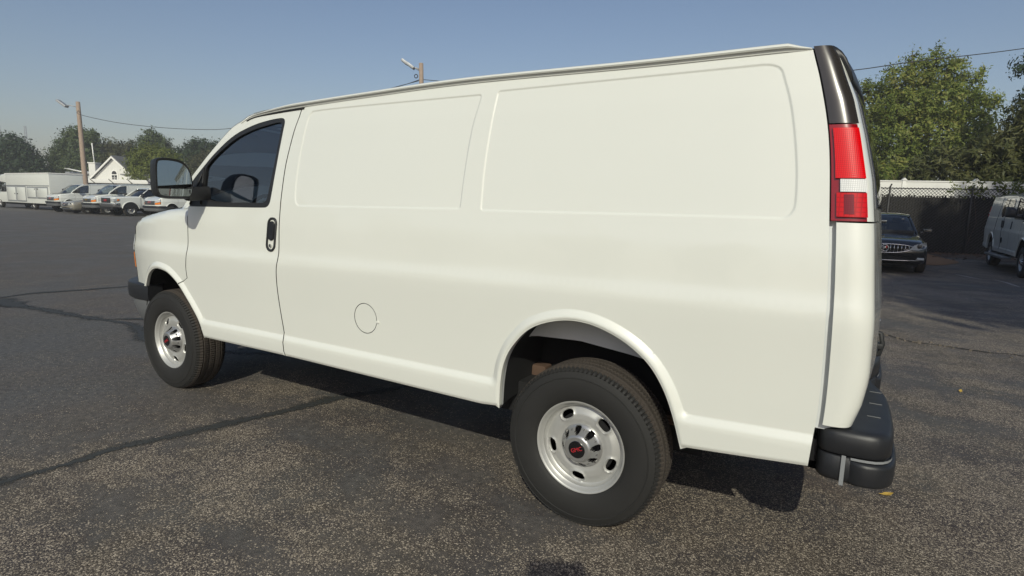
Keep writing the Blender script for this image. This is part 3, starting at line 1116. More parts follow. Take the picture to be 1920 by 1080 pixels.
def rear_patch(b, s0, s1, z0, z1, gap, inset, side, off=0.0, ns=14, nz=10, depth=.03):
    ss = [s0 + (s1 - s0) * (i / ns) for i in range(ns + 1)]
    zs = [z0 + (z1 - z0) * j / nz for j in range(nz + 1)]
    P = [[rear_pt(s, z, gap, inset, side, off) for s in ss] for z in zs]
    b.grid(P, flip=(side > 0))
    ctr = Vector((4.2, 0, 0))
    def inn(p):
        a = float(sstep(.25, .95, (p.x - rear_x0(p.z)) / (rear_xr(p.z) - rear_x0(p.z))))
        d = Vector((-a, -side * (1 - a) - side * .02, 0))
        return p + d.normalized() * depth
    for line in (P[0], P[-1], [r[0] for r in P], [r[-1] for r in P]):
        b.grid([line, [inn(p) for p in line]])

BUMP_F = catmull([(-.27, .958), (-.45, .962), (-.58, .945), (-.70, .895), (-.79, .82), (-.85, .70), (-.885, .45), (-.90, .2), (-.905, 0)], .03)
def sweep_plan(b, plan, prof_pts, side_pair=True):
    """sweep a closed (inset, z) profile along a plan outline mirrored in y"""
    full = [(x, -y) for x, y in plan] + [(x, y) for x, y in plan[:-1][::-1]]
    full = np.array(full)
    T = np.gradient(full, axis=0)
    T /= np.linalg.norm(T, axis=1)[:, None]
    Nn = np.stack([T[:, 1], -T[:, 0]], 1)
    cen = full.mean(0)
    if ((full[len(full) // 2] + Nn[len(full) // 2] - cen) @ (full[len(full) // 2] - cen)) < ((full[len(full) // 2] - cen) @ (full[len(full) // 2] - cen)):
        Nn = -Nn
    rings = []
    for p, n in zip(full, Nn):
        rings.append([b.bm.verts.new((p[0] - n[0] * i, p[1] - n[1] * i, z)) for i, z in prof_pts])
    m = len(prof_pts)
    fs = []
    for A, B in zip(rings, rings[1:]):
        for k in range(m):
            fs.append(b.bm.faces.new((A[k], A[(k + 1) % m], B[(k + 1) % m], B[k])))
    fs.append(b.bm.faces.new(rings[0]))
    fs.append(b.bm.faces.new(rings[-1]))
    bmesh.ops.recalc_face_normals(b.bm, faces=fs)

RAIL = catmull([(.90, 1.978), (.95, 1.998), (1.034, 2.021), (1.25, 2.037), (1.517, 2.050), (2.06, 2.070), (2.71, 2.087), (3.58, 2.080), (4.10, 2.082), (4.18, 2.082), (4.226, 2.082)], .04)
def rail_z(x):
    return float(np.interp(x, RAIL[:, 0], RAIL[:, 1]))

def make_van(label, group=None):
    v = thing('cargo_van', label, 'van', (0, 0, 0), 0, group)
    W = M['white_paint']
    for right in (False, True):
        sg = 1 if right else -1
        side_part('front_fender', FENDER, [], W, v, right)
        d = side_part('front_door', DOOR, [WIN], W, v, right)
        side_part('window_trim', WIN, [GLS], M['black_plastic'], d, right, step=.05, off=-.002, hem=.03, feat=False)
        side_part('window_glass', clean(GLS + (GLS.mean(0) - GLS) * -.004), [], M['glass'], d, right, step=.05, off=-.014, hem=.003, feat=False)
        b = MB()
        b.tube([(.388, sg * (S1(.388, 1.43) + .004), 1.42), (.520, sg * (S1(.52, 1.6) + .004), 1.63)], .006, 6)
        b.tube([(.517, sg * (S1(.517, 1.43) + .001), 1.42), (.524, sg * (S1(.524, 1.67) + .001), 1.67)], .007, 6)
        b.build('quarter_divider', M['seal_gap_shade'], d)
        # handle: bezel, pull and lock
        hx, hz = 1.302, 1.252
        ang = rad(-4.0)
        def rr(w, h, r, n=6):
            P = []
            for cx, cz, a0 in ((w - r, h - r, 0), (-w + r, h - r, 90), (-w + r, -h + r, 180), (w - r, -h + r, 270)):
                for i in range(n + 1):
                    a = rad(a0 + 90 * i / n)
                    P.append((cx + r * math.cos(a), cz + r * math.sin(a)))
            return P
        def hloc(u, w, y):
            x = hx + u * math.cos(ang) - w * math.sin(ang)
            z = hz + u * math.sin(ang) + w * math.cos(ang)
            return (x, sg * (S1(x, z) + y), z)
        b = MB()
        lay = [(rr(.044, .106, .040), -.004), (rr(.044, .106, .040), .007), (rr(.040, .102, .037), .010), (rr(.033, .095, .031), .009), (rr(.030, .092, .029), -.002)]
        rings = [[b.bm.verts.new(hloc(u, w, y)) for u, w in P] for P, y in lay]
        n = len(rings[0])
        for A, B in zip(rings, rings[1:]):
            for k in range(n):
                b.bm.faces.new((A[k], A[(k + 1) % n], B[(k + 1) % n], B[k]))
        b.bm.faces.new(rings[-1])
        bmesh.ops.recalc_face_normals(b.bm, faces=b.bm.faces[:])
        h = b.build('door_handle', M['black_plastic'], d)
        b = MB()
        P0 = [hloc(u, w, .002) for u, w in rr(.026, .060, .022)]
        P1 = [hloc(u * .85, w * .95, .009) for u, w in rr(.026, .060, .022)]
        vs0 = [b.bm.verts.new((p[0], p[1], p[2] + .022)) for p in P0]
        vs1 = [b.bm.verts.new((p[0], p[1], p[2] + .022)) for p in P1]
        for k in range(len(vs0)):
            b.bm.faces.new((vs0[k], vs0[(k + 1) % len(vs0)], vs1[(k + 1) % len(vs0)], vs1[k]))
        b.bm.faces.new(vs1)
        bmesh.ops.recalc_face_normals(b.bm, faces=b.bm.faces[:])
        b.build('handle_pull', M['bumper_plastic'], h)
        b = MB()
        c = hloc(.0, -.070, .004)
        b.lathe([(.011, 0), (.011, sg * .006), (.006, sg * .007), (0, sg * .007)], 1, c=c, n=16)
        b.build('door_lock', M['chrome'], h)
        holes = [] if right else [arc(FUEL_C, .0875, 64)]
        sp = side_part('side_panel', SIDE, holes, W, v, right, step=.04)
        if not right:
            side_part('fuel_door', arc(FUEL_C, .0835, 64), [], W, sp, False, step=.03, off=-.0005)
            b = MB()
            b.box((FUEL_C[0] + .094, -S1(2.2, .82) - .002, FUEL_C[1] - .010), (.020, .008, .014), .003)
            b.build('fuel_door_tab', M['white_paint'], sp)
        # drip rail
        b = MB()
        rings = []
        for x, z in RAIL:
            k = sstep(.88, 1.45, x) * (1 - sstep(4.14, 4.225, x)) * .75 + .25
            base = S1(min(max(x, .95), 4.22), min(z - .02, 2.065))
            sec = [(-.02, .004), (.008, .007), (.017, .003), (.021, -.005), (.017, -.011), (.010, -.010), (.005, -.023), (-.02, -.024)]
            rings.append([b.bm.verts.new((x, sg * (base + o * k), z - .024 + (dz + .024) * k)) for o, dz in sec])
        for A, B in zip(rings, rings[1:]):
            for k in range(len(A)):
                b.bm.faces.new((A[k], A[(k + 1) % len(A)], B[(k + 1) % len(A)], B[k]))
        b.bm.faces.new(rings[0]); b.bm.faces.new(rings[-1])
        bmesh.ops.recalc_face_normals(b.bm, faces=b.bm.faces[:])
        b.build('drip_rail', W, v, angle=40)
        b = MB()
        b.tube([(x, sg * (S1(x, rail_z(x) - .032) + .003), rail_z(x) - .031) for x in np.linspace(.955, 1.505, 16)], [.003 + .003 * q for q in np.linspace(0, 1, 16)], 6)
        b.build('rail_gap_shade', M['seal_gap_shade'], v)  # thin dark strip standing in for the shade below the rail
        # door-gap slot cover near the roof (dark wedge in the seam)
        b = MB()
        Q = SEAM_D[(SEAM_D[:, 1] > 1.885) & (SEAM_D[:, 1] < 1.998)]
        L1 = [(x - G * 1.1, sg * (S1(x, z) - .004), z) for x, z in Q]
        L2 = [(x + .004, sg * (S1(x, z) - .004), z) for x, z in Q]
        b.grid([L1, L2])
        b.build('seam_seal', M['grey_plastic'], v)
        # dark sheets just behind the skin, painting shade into the gaps
        for nm, line, lo, hi in (('door_gap_shade', SEAM_D, -.05, .05), ('fender_gap_shade', SEAM_F, -.05, .05), ('lamp_gap_shade', REAR_SEAM[(REAR_SEAM[:, 1] > 1.47) & (REAR_SEAM[:, 1] < 2.03)], -.08, .012)):
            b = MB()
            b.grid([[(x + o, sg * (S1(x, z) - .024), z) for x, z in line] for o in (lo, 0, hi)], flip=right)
            b.build(nm, M['seal_gap_shade'], v)
        if not right:
            b = MB(); b.lathe([(.10, -.95), (.0, -.95)], 1, c=(FUEL_C[0], 0, FUEL_C[1]), n=24); b.build('fuel_recess', M['seal_gap_shade'], v)
        # nose corner, headlamp
        b = MB()
        nose_patch(b, 0, 1, 0.0, 1.0, 0.0, sg, 40, 18, rim=False)
        b.build('front_fascia', W, v, angle=30)
        hl = MB()
        nose_patch(hl, .10, .455, .29, .86, .004, sg)
        hl = hl.build('headlight', M['dark_metal'], v)
        b = MB(); nose_patch(b, .125, .44, .59, .83, .012, sg); b.build('lamp_lens', M['clear_lens'], hl)
        b = MB(); nose_patch(b, .125, .44, .32, .555, .012, sg); b.build('turn_signal', M['amber'], hl)
        # wheels and housings
        for x, A in ((0, ARCH_F), (3.43, ARCH_R)):
            b = MB()
            cx = A[:, 0].mean()
            B = np.stack([(A[:, 0] - cx) * 1.01 + cx, A[:, 1] + .004], 1)
            b.mi = 0
            b.grid([[(p[0], sg * (min(S1(p[0], p[1]), 1.0) - .018), p[1]) for p in B], [(p[0], sg * .945, p[1] + .004) for p in B]], flip=right)
            if x > 1:
                xs = np.linspace(B[:, 0].min(), B[:, 0].max(), 24)
                zt = np.array([B[np.argmin(abs(B[:, 0] - q)), 1] for q in xs])
                zl = np.interp(xs, [3.0, 3.1, 3.35, 3.6, 3.85], [.795, .832, .842, .815, .775])
                b.grid([[(q, sg * .815, zz) for q, zz in zip(xs, zl)], [(q, sg * .83, zl_ + .5 * (zz - zl_) + .05) for q, zz, zl_ in zip(xs, zt, zl)], [(q, sg * .865, max(zz, zl_) + .02) for q, zz, zl_ in zip(xs, zt, zl)]], flip=right)
            b.mi = 1
            b.grid([[(p[0], sg * .945, p[1] + .004) for p in B], [(p[0], sg * .86, p[1] + .017) for p in B], [(p[0], sg * .56, p[1] + .03) for p in B]], flip=right)
            b.grid([[(p[0], sg * .56, .30) for p in B], [(p[0], sg * .56, p[1] + .03) for p in B]], flip=right)
            b.build('wheel_housing', [M['white_inner'] if x > 1 else M['shadow_black'], M['shadow_black']], v)
    # nose middle
    g = MB()
    for sg in (-1, 1):
        nose_patch(g, .475, 1.0, .29, .86, .004, sg, 16, 8)
    gr = g.build('grille', M['gloss_black'], v)
    b = MB()
    for sg in (-1, 1):
        for t0, t1 in ((.27, .305), (.85, .885)):
            nose_patch(b, .465, 1.0, t0, t1, .012, sg, 16, 2)
        nose_patch(b, .463, .480, .27, .885, .012, sg, 2, 6)
    b.build('grille_surround', M['grey_trim'], gr)
    b = MB()
    for sg in (-1, 1):
        for t0 in (.41, .52, .63, .74):
            nose_patch(b, .49, 1.0, t0, t0 + .03, .010, sg, 14, 1)
    b.build('grille_bar', M['grey_plastic'], gr)
    t = text_obj('grille_lettering', 'GMC', .16, M['red_letter'], gr, .006, .004)
    t.matrix_local = Matrix.Translation((-.800, 0, .985)) @ Matrix.Rotation(rad(-90), 4, 'Z') @ Matrix.Rotation(rad(84), 4, 'X')
    # bumper front
    b = MB()
    sweep_plan(b, BUMP_F, [(0.004, .772), (0, .76), (-.004, .70), (0, .658), (.012, .648), (.10, .648), (.12, .775), (.02, .781)])
    fb = b.build('front_bumper', M['bumper_plastic'], v)
    b = MB()
    P = np.array([(x + .03, y - .02) for x, y in BUMP_F])
    sweep_plan(b, P, [(.004, .645), (.0, .60), (.035, .475), (.055, .450), (.12, .450), (.12, .645)])
    b.build('bumper_valance', M['grey_plastic'], fb)
    # hood
    b = MB()
    ye0 = abs(nose(0, 1).y)
    cols = []
    for w in np.linspace(-1, 1, 33):
        p0 = nose(1 - abs(w), 1.0, 0, -1)
        col = []
        for t in np.linspace(0, 1, 22):
            x = p0.x + (.36 - p0.x) * t
            ye = S1(x, float(ztop_nose(x)) - .006) + .006 if x > -.48 else ye0
            fy = (1 - t) * abs(p0.y) / ye0 + t * abs(w)
            z = float(ztop_nose(x)) * t ** .5 + p0.z * (1 - t ** .5)
            col.append((x, math.copysign(fy * ye, w), z - .004 + .035 * (1 - w * w) * float(sstep(0, .35, t))))
        cols.append(col)
    b.grid(cols, flip=False)
    b.build('hood', W, v, angle=60)
    # windscreen, cowl, pillars' inner side
    pl = [p for p in PILLAR if p[0] < 1.0]
    rows = []
    for x, z in pl:
        ye = S1(x, z) - .022
        rows.append([(x - .20 * (1 - w * w) * (1 - .45 * (z - 1.385) / .6) , w * ye, z + .012) for w in np.linspace(-1, 1, 17)])
    b = MB(); b.grid(rows, flip=True)
    b.build('windscreen', M['windscreen'], v, angle=80)
    b = MB()
    c0 = rows[0]
    b.grid([c0, [(min(p[0] - .02, .0), p[1] * 1.02, p[2] - .03) for p in c0]])
    b.build('cowl', M['black_plastic'], v)
    for sg in (-1, 1):
        b = MB()
        L = [(x, sg * (S1(x, z) - .001), z + .004) for x, z in pl]
        K = [(x - .016, sg * (S1(x, z) - .035), z + .016) for x, z in pl]
        b.grid([L, K], flip=(sg > 0))
        b.build('windscreen_pillar', W, v)
    # roof
    xs = np.linspace(.93, 4.30, 40)
    rows = []
    for x in xs:
        e = S1(min(max(x, .96), 4.21), 2.03) - .004
        z = rail_z(min(x, 4.2)) + .002 - .06 * float(sstep(4.17, 4.30, x))
        e = e * (1 - .03 * float(sstep(4.17, 4.30, x)))
        sag = float(1 - sstep(4.15, 4.32, x) * .5)
        rows.append([(x, w * e, z + .048 * (1 - abs(w) ** 2.2) * min(1, .35 + (x - .93) * .9) * sag) for w in np.linspace(-1, 1, 25)])
    b = MB(); b.grid(rows, flip=False)
    b.build('roof', W, v, angle=60)
    # rear doors, lamps and corner trims
    for sg in (-1, 1):
        b = MB()
        rear_patch(b, 0.0, 1.0, .715, 1.446, .022, .006, sg, ns=18, nz=18, depth=.05)
        rear_patch(b, 1.0, 1.995, .70, 1.446, .022, .006, sg, ns=12, nz=18, depth=.03)
        rear_patch(b, .535, 1.995, 1.452, 1.795, .006, .003, sg, ns=22, nz=10, depth=.03)
        rear_patch(b, .61, 1.995, 1.795, 2.03, .006, .002, sg, ns=22, nz=10, depth=.03)
        rd = b.build('rear_door', W, v, angle=40)
        b = MB()
        rear_patch(b, 1.12, 1.93, 1.50, 1.93, .006, .002, sg, off=.004, ns=10, nz=6, depth=.006)
        b.build('door_window', M['dark_glass'], rd)
        b = MB()
        zs = np.linspace(.69, 1.45, 20)
        b.grid([[(rear_x0(z) - .004, sg * (S1(rear_x0(z), z) - .034), z) for z in zs], [(rear_x0(z) + .06, sg * (S1(rear_x0(z), z) - .038), z) for z in zs]], flip=(sg < 0))
        b.grid([[(rear_x0(.69) - .004, sg * .945, .700), (rear_x0(.69) + .10, sg * .915, .700)], [(rear_x0(.69) - .004, sg * .70, .700), (rear_x0(.69) + .12, sg * .70, .700)]])
        b.build('door_jamb', M['jamb'], v)
        b = MB()
        rear_patch(b, .0, .60, 1.792, 2.072, .006, .000, sg, ns=16, nz=14)
        b.build('rear_corner_trim', M['gloss_black'], v, angle=60)
        b = MB()
        rear_patch(b, .0, .525, 1.452, 1.788, .005, .004, sg, ns=16, nz=12)
        tl = b.build('tail_light', M['red_housing'], v, angle=60)
        b = MB(); rear_patch(b, .014, .495, 1.600, 1.775, .006, .0, sg, off=.006, ns=14, nz=8, depth=.012); b.build('brake_lens', M['red_lens'], tl, angle=60)
        b = MB(); rear_patch(b, .050, .505, 1.553, 1.597, .006, .0, sg, off=.007, ns=12, nz=3, depth=.012); b.build('reverse_lens', M['white_lens'], tl, angle=60)
        b = MB(); rear_patch(b, .020, .500, 1.466, 1.550, .006, .0, sg, off=.006, ns=14, nz=6, depth=.012); b.build('lower_lens', M['red_lens_dark'], tl, angle=60)
        b = MB(); rear_patch(b, .085, .22, 1.476, 1.544, .006, .0, sg, off=.0075, ns=6, nz=4, depth=.006); b.build('reflector', M['red_reflector'], tl, angle=60)
    # third lamp and rain gutter at the back of the roof
    b = MB()
    for sg in (-1, 1):
        rows = []
        for z, o in ((1.945, -.002), (1.952, .010), (1.98, .014), (2.03, .013), (2.055, .009), (2.070, .001)):
            s0 = float(np.interp(z, [1.945, 2.05, 2.09], [.90, .55, .45]))
            rows.append([rear_pt(q, min(z, 2.07), .006, .0, sg, o * min(1, (k + .01) / 2)) for k, q in enumerate(list(np.linspace(s0, 1, 8)) + list(np.linspace(1.08, 2, 11)))])
        rows.append([Vector((p.x - .04, p.y * .985, p.z + .004)) for p in rows[-1]])
        rows.append([Vector((4.22, p.y * .96, 2.078 + .03 * (1 - (p.y / .85) ** 2))) for p in rows[-1]])
        b.grid(rows, flip=(sg > 0))
    b.build('roof_end_cap', M['bumper_plastic'], v)
    # rear bumper
    b = MB()
    half = catmull([(4.378, .80), (4.378, .90), (4.385, .937), (4.41, .958), (4.46, .964), (4.53, .962), (4.575, .948), (4.605, .910), (4.617, .85), (4.622, .70), (4.618, .45), (4.603, .32), (4.565, .16), (4.555, .08), (4.553, 0)], .025)
    cap = [(.060, .613), (.004, .613), (.000, .618), (-.001, .660), (.001, .682), (.007, .695), (.017, .7030), (.030, .7055), (.060, .7060)]
    inner = [(4.33, -.80), (4.33, .80)]
    def bumper_layer(bb, plan, prof_, close_in=4.34):
        full = np.array([(x, -y) for x, y in plan] + [(x, y) for x, y in plan[:-1][::-1]])
        T = np.gradient(full, axis=0); T /= np.linalg.norm(T, axis=1)[:, None]
        Nn = np.stack([T[:, 1], -T[:, 0]], 1)
        mid = len(full) // 2
        if Nn[mid, 0] < 0:
            Nn = -Nn
        rings = [[bb.bm.verts.new((p[0] - n[0] * i, p[1] - n[1] * i, z)) for p, n in zip(full, Nn)] for i, z in prof_]
        fs = []
        for A, B in zip(rings, rings[1:]):
            for k in range(len(A) - 1):
                fs.append(bb.bm.faces.new((A[k], A[k + 1], B[k + 1], B[k])))
        for R in (rings[0], rings[-1]):
            # close inwards with a strip to the body line
            Q = [bb.bm.verts.new((close_in, v_.co.y * .97, v_.co.z)) for v_ in R]
            for k in range(len(R) - 1):
                fs.append(bb.bm.faces.new((R[k], R[k + 1], Q[k + 1], Q[k])))
        bmesh.ops.recalc_face_normals(bb.bm, faces=fs)
    bumper_layer(b, half, cap)
    rb = b.build('rear_bumper', M['bumper_plastic'], v, angle=50)
    b = MB()
    low = [(.055, .605), (.008, .605), (.004, .601), (.003, .530), (.006, .514), (.014, .507), (.070, .506)]
    bumper_layer(b, half, low)
    b.build('bumper_skirt', M['bumper_plastic'], rb, angle=50)
    # proud corner pad with grey line round it
    seg = half[(half[:, 0] > 4.478) & (half[:, 1] > .30)]
    T = np.gradient(seg, axis=0); T /= np.linalg.norm(T, axis=1)[:, None]
    Nn = np.stack([-T[:, 1], T[:, 0]], 1)
    if Nn[2, 1] < 0:
        Nn = -Nn
    for sg in (-1, 1):
        b = MB()
        rows = []
        for o, z in ((-.01, .509), (.006, .510), (.012, .514), (.015, .522), (.016, .582), (.013, .592), (.006, .597), (-.01, .598)):
            rows.append([(p[0] + n[0] * (o if 0 < i < len(seg) - 1 else -.004), sg * (p[1] + n[1] * (o if 0 < i < len(seg) - 1 else -.004)), z) for i, (p, n) in enumerate(zip(seg, Nn))])
        b.grid(rows, flip=(sg < 0))
        b.build('corner_pad', M['bumper_plastic'], rb, angle=38)
        b = MB()
        rows = [[(p[0] + n[0] * .0035, sg * (p[1] + n[1] * .0035), z) for p, n in zip(seg, Nn)] for z in (.602, .611)]
        b.grid(rows, flip=(sg < 0))
        sg2 = half[(half[:, 0] > 4.452) & (half[:, 0] < 4.484) & (half[:, 1] > .8)]
        sg2 = resample(np.array([[4.461, .9655], [4.4745, .9655]]), .006)
        b.grid([[(p[0], sg * (p[1] + .0022 if p[0] < 4.60 else p[1]), z) for p in sg2] for z in (.500, .53, .57, .6135)], flip=(sg < 0))
        b.build('grey_inlay', M['grey_trim'], rb, angle=60)
        for j, (px, py) in enumerate(((4.462, .80), (4.472, .62), (4.555, .74), (4.565, .56), (4.475, .44), (4.57, .38))):
            b = MB(); b.box((px, sg * py, .7068), (.045, .006, .003), .001)
            b.build('step_ridge', M['grey_plastic'], rb)
        b = MB(); b.lathe([(.03, .70), (.03, .716), (.022, .722), (0, .722)], 2, c=(4.425, sg * .86, 0), n=20); b.build('door_bumper_stop', M['black_plastic'], rb)
    # underbody, axles, exhaust
    b = MB()
    b.box((2.2, 0, .49), (2.6, 1.60, .17), .01)
    b.box((2.2, 0, .52), (4.6, 1.1, .16), .01)
    for sg in (-1, 1):
        b.box((2.0, sg * .48, .43), (4.6, .09, .14), .01)
    b.box((2.1, -.1, .40), (1.2, .5, .16), .02)
    b.box((2.2, -.75, .515), (1.45, .40, .045), .01)
    b.box((2.2, .75, .515), (1.45, .40, .045), .01)
    b.box((4.14, 0, .56), (.40, 1.76, .06), .01)
    b.build('underbody', M['shadow_black'], v)
    b = MB()
    b.tube([(3.43, -.80, .375), (3.43, .80, .375)], .05, 14)
    b.lathe([(.02, -.14), (.13, -.10), (.16, 0), (.13, .10), (.02, .14)], 1, c=(3.43, .0, .375), n=20)
    b.build('rear_axle', M['dark_metal'], v)
    b = MB(); b.tube([(0, -.76, .36), (0, .76, .36)], .05, 10); b.build('front_axle', M['dark_metal'], v)
    for sg in (-1, 1):
        b = MB()
        b.box((3.02, sg * .62, .58), (.14, .08, .10), .01)
        for i in range(4):
            b.box((3.35, sg * .62, .50 - .016 * i), (1.3 - .2 * i, .065, .012), .002)
        b.build('leaf_spring', M['rust'], v)
        b = MB(); b.box((4.38, sg * .80, .61), (.06, .06, .16), .008); b.box((4.365, sg * .875, .585), (.03, .05, .09), .006)
        b.build('bumper_bracket', M['dark_metal'], v)
    b = MB(); b.tube([(1.6, .55, .40), (3.0, .58, .42), (4.2, .62, .42)], .035, 10); b.build('exhaust_pipe', M['rust'], v)
    # licence recess latch and door handle on the back
    b = MB()
    b.tube([(4.545, -.10, .93), (4.578, -.11, .92), (4.588, -.11, .87), (4.578, -.11, .82), (4.545, -.10, .81)], .011, 8)
    b.box((4.572, -.11, .862), (.035, .05, .026), .006)
    b.build('rear_door_latch', M['black_plastic'], v)
    b = MB(); b.lathe([(.008, 0), (.008, .012), (.0, .014)], 0, c=(4.555, -.13, .985), n=12); b.build('latch_lock', M['chrome'], v)
    # interior
    b = MB()
    b.box((.9, 0, .66), (1.2, 1.7, .04))
    b.box((1.515, 0, 1.30), (.02, 1.66, 1.34))
    b.box((1.25, 0, 2.02), (.5, 1.45, .02))
    b.build('cab_lining', M['interior'], v)
    b = MB()
    b.box((.30, 0, 1.28), (.34, 1.62, .26), .06, 3)
    b.build('dashboard', M['interior'], v)
    for sg in (-1, 1):
        b = MB()
        b.box((1.02, sg * .46, .98), (.50, .50, .16), .05, 3)
        b.box((1.25, sg * .46, 1.31), (.15, .48, .62), .06, 3, Matrix.Rotation(0, 3, 'Y'))
        b.box((1.30, sg * .46, 1.70), (.10, .25, .19), .04, 3)
        b.tube([(1.28, sg * .40, 1.58), (1.29, sg * .40, 1.66)], .008, 6)
        b.tube([(1.28, sg * .52, 1.58), (1.29, sg * .52, 1.66)], .008, 6)
        b.build('seat', M['seat'], v)
    b = MB()
    c = Vector((.66, -.46, 1.33)); ax = Vector((.85, 0, .52)).normalized(); u = Vector((0, 1, 0)); w = ax.cross(u)
    b.tube([c + .19 * (math.cos(2 * math.pi * k / 28) * u + math.sin(2 * math.pi * k / 28) * w) for k in range(29)], .014, 8, caps=False)
    b.tube([c, c - ax * .25], .03, 10)
    for a in (0, 120, 240):
        b.tube([c, c + .19 * (math.cos(rad(a + 30)) * u + math.sin(rad(a + 30)) * w)], .012, 6)
    b.build('steering_wheel', M['seat'], v)
    # mirrors
    for sg in (-1, 1):
        rot = Matrix.Translation((.595, sg * 1.17, 1.585)) @ Matrix.Rotation(sg * rad(5), 4, 'Z') @ Matrix.Rotation(rad(-1.0), 4, 'Y')
        m = bpy.data.objects.new('side_mirror', None)
        link(m, v)
        def outline(k=1.0, dx=0.0):
            P = [(.108, -.125), (.108, .02), (.085, .085), (.045, .118), (-.02, .130), (-.09, .128), (-.112, .110), (-.118, .0), (-.118, -.09), (-.095, -.128), (.05, -.128)]
            return chaikin([(a * k, c_ * k) for a, c_ in P], 2)
        b = MB()
        lay = [(.0, .985), (.008, 1.0), (-.02, 1.02), (-.08, .97), (-.125, .80), (-.15, .50), (-.155, .1)]
        rings = [[b.bm.verts.new((x, -sg * p[0], p[1])) for p in outline(k)] for x, k in lay[1:]]
        n = len(rings[0])
        inner_ring = [b.bm.verts.new((.004, -sg * p[0], p[1])) for p in outline(.90)]
        floor_ring = [b.bm.verts.new((-.022, -sg * p[0], p[1])) for p in outline(.88)]
        seq = [floor_ring, inner_ring] + rings
        for A, B in zip(seq, seq[1:]):
            for k in range(n):
                b.bm.faces.new((A[k], A[(k + 1) % n], B[(k + 1) % n], B[k]))
        b.bm.faces.new(rings[-1]); b.bm.faces.new(floor_ring)
        bmesh.ops.recalc_face_normals(b.bm, faces=b.bm.faces[:])
        sh = b.build('mirror_housing', M['black_plastic'], m, angle=45)
        sh.matrix_local = rot
        O = outline(.885)
        top = [p for p in O if p[1] > -.050]
        bot = [p for p in O if p[1] < -.058]
        for nm, P, ztilt in (('mirror_glass', top, rad(2.5)), ('lower_mirror_glass', bot, rad(0))):
            P = sorted(P, key=lambda p: math.atan2(p[1] - np.mean([q[1] for q in P]), p[0] - np.mean([q[0] for q in P])))
            cz = np.mean([p[1] for p in P])
            b = MB()
            vs = [b.bm.verts.new((-.010 - math.tan(ztilt) * (p[1] - cz) + math.tan(rad(17)) * (p[0] + .1) * .40, -sg * p[0], p[1])) for p in P]
            f = b.bm.faces.new(vs)
            bmesh.ops.recalc_face_normals(b.bm, faces=[f])
            g_ = b.build(nm, M['mirror'], m, smooth=False)
            g_.matrix_local = rot
        b = MB()
        b.prism(chaikin([(.02, -.135), (.02, -.045), (-.02, -.05), (-.06, -.06), (-.06, -.125), (-.02, -.14)], 1), 1, -sg * .07, -sg * .225, .008)
        a_ = b.build('mirror_arm', M['black_plastic'], m, angle=45)
        a_.matrix_local = Matrix.Translation((.60, sg * 1.17, 1.575)) @ Matrix.Rotation(sg * rad(-2), 4, 'Z') @ Matrix.Rotation(sg * rad(-4), 4, 'X')
    # wheels: one built, three copied with all their pieces
    w0 = make_wheel(v)
    w0.location = (3.43, -.852, .375)
    index_children()
    for (x, y, rz, spin) in ((0, -.852, 0, -28), (3.43, .852, math.pi, 40), (0, .852, math.pi, 75)):
        w = copy_tree(w0, v)
        w.matrix_local = Matrix.Translation((x, y, .375)) @ Matrix.Rotation(rz, 4, 'Z') @ Matrix.Rotation(rad(spin), 4, 'Y')
    w0.matrix_local = Matrix.Translation((3.43, -.852, .375)) @ Matrix.Rotation(rad(-24), 4, 'Y')
    index_children()
    return v

hero = make_van('large white windowless cargo van in the foreground filling most of the view')
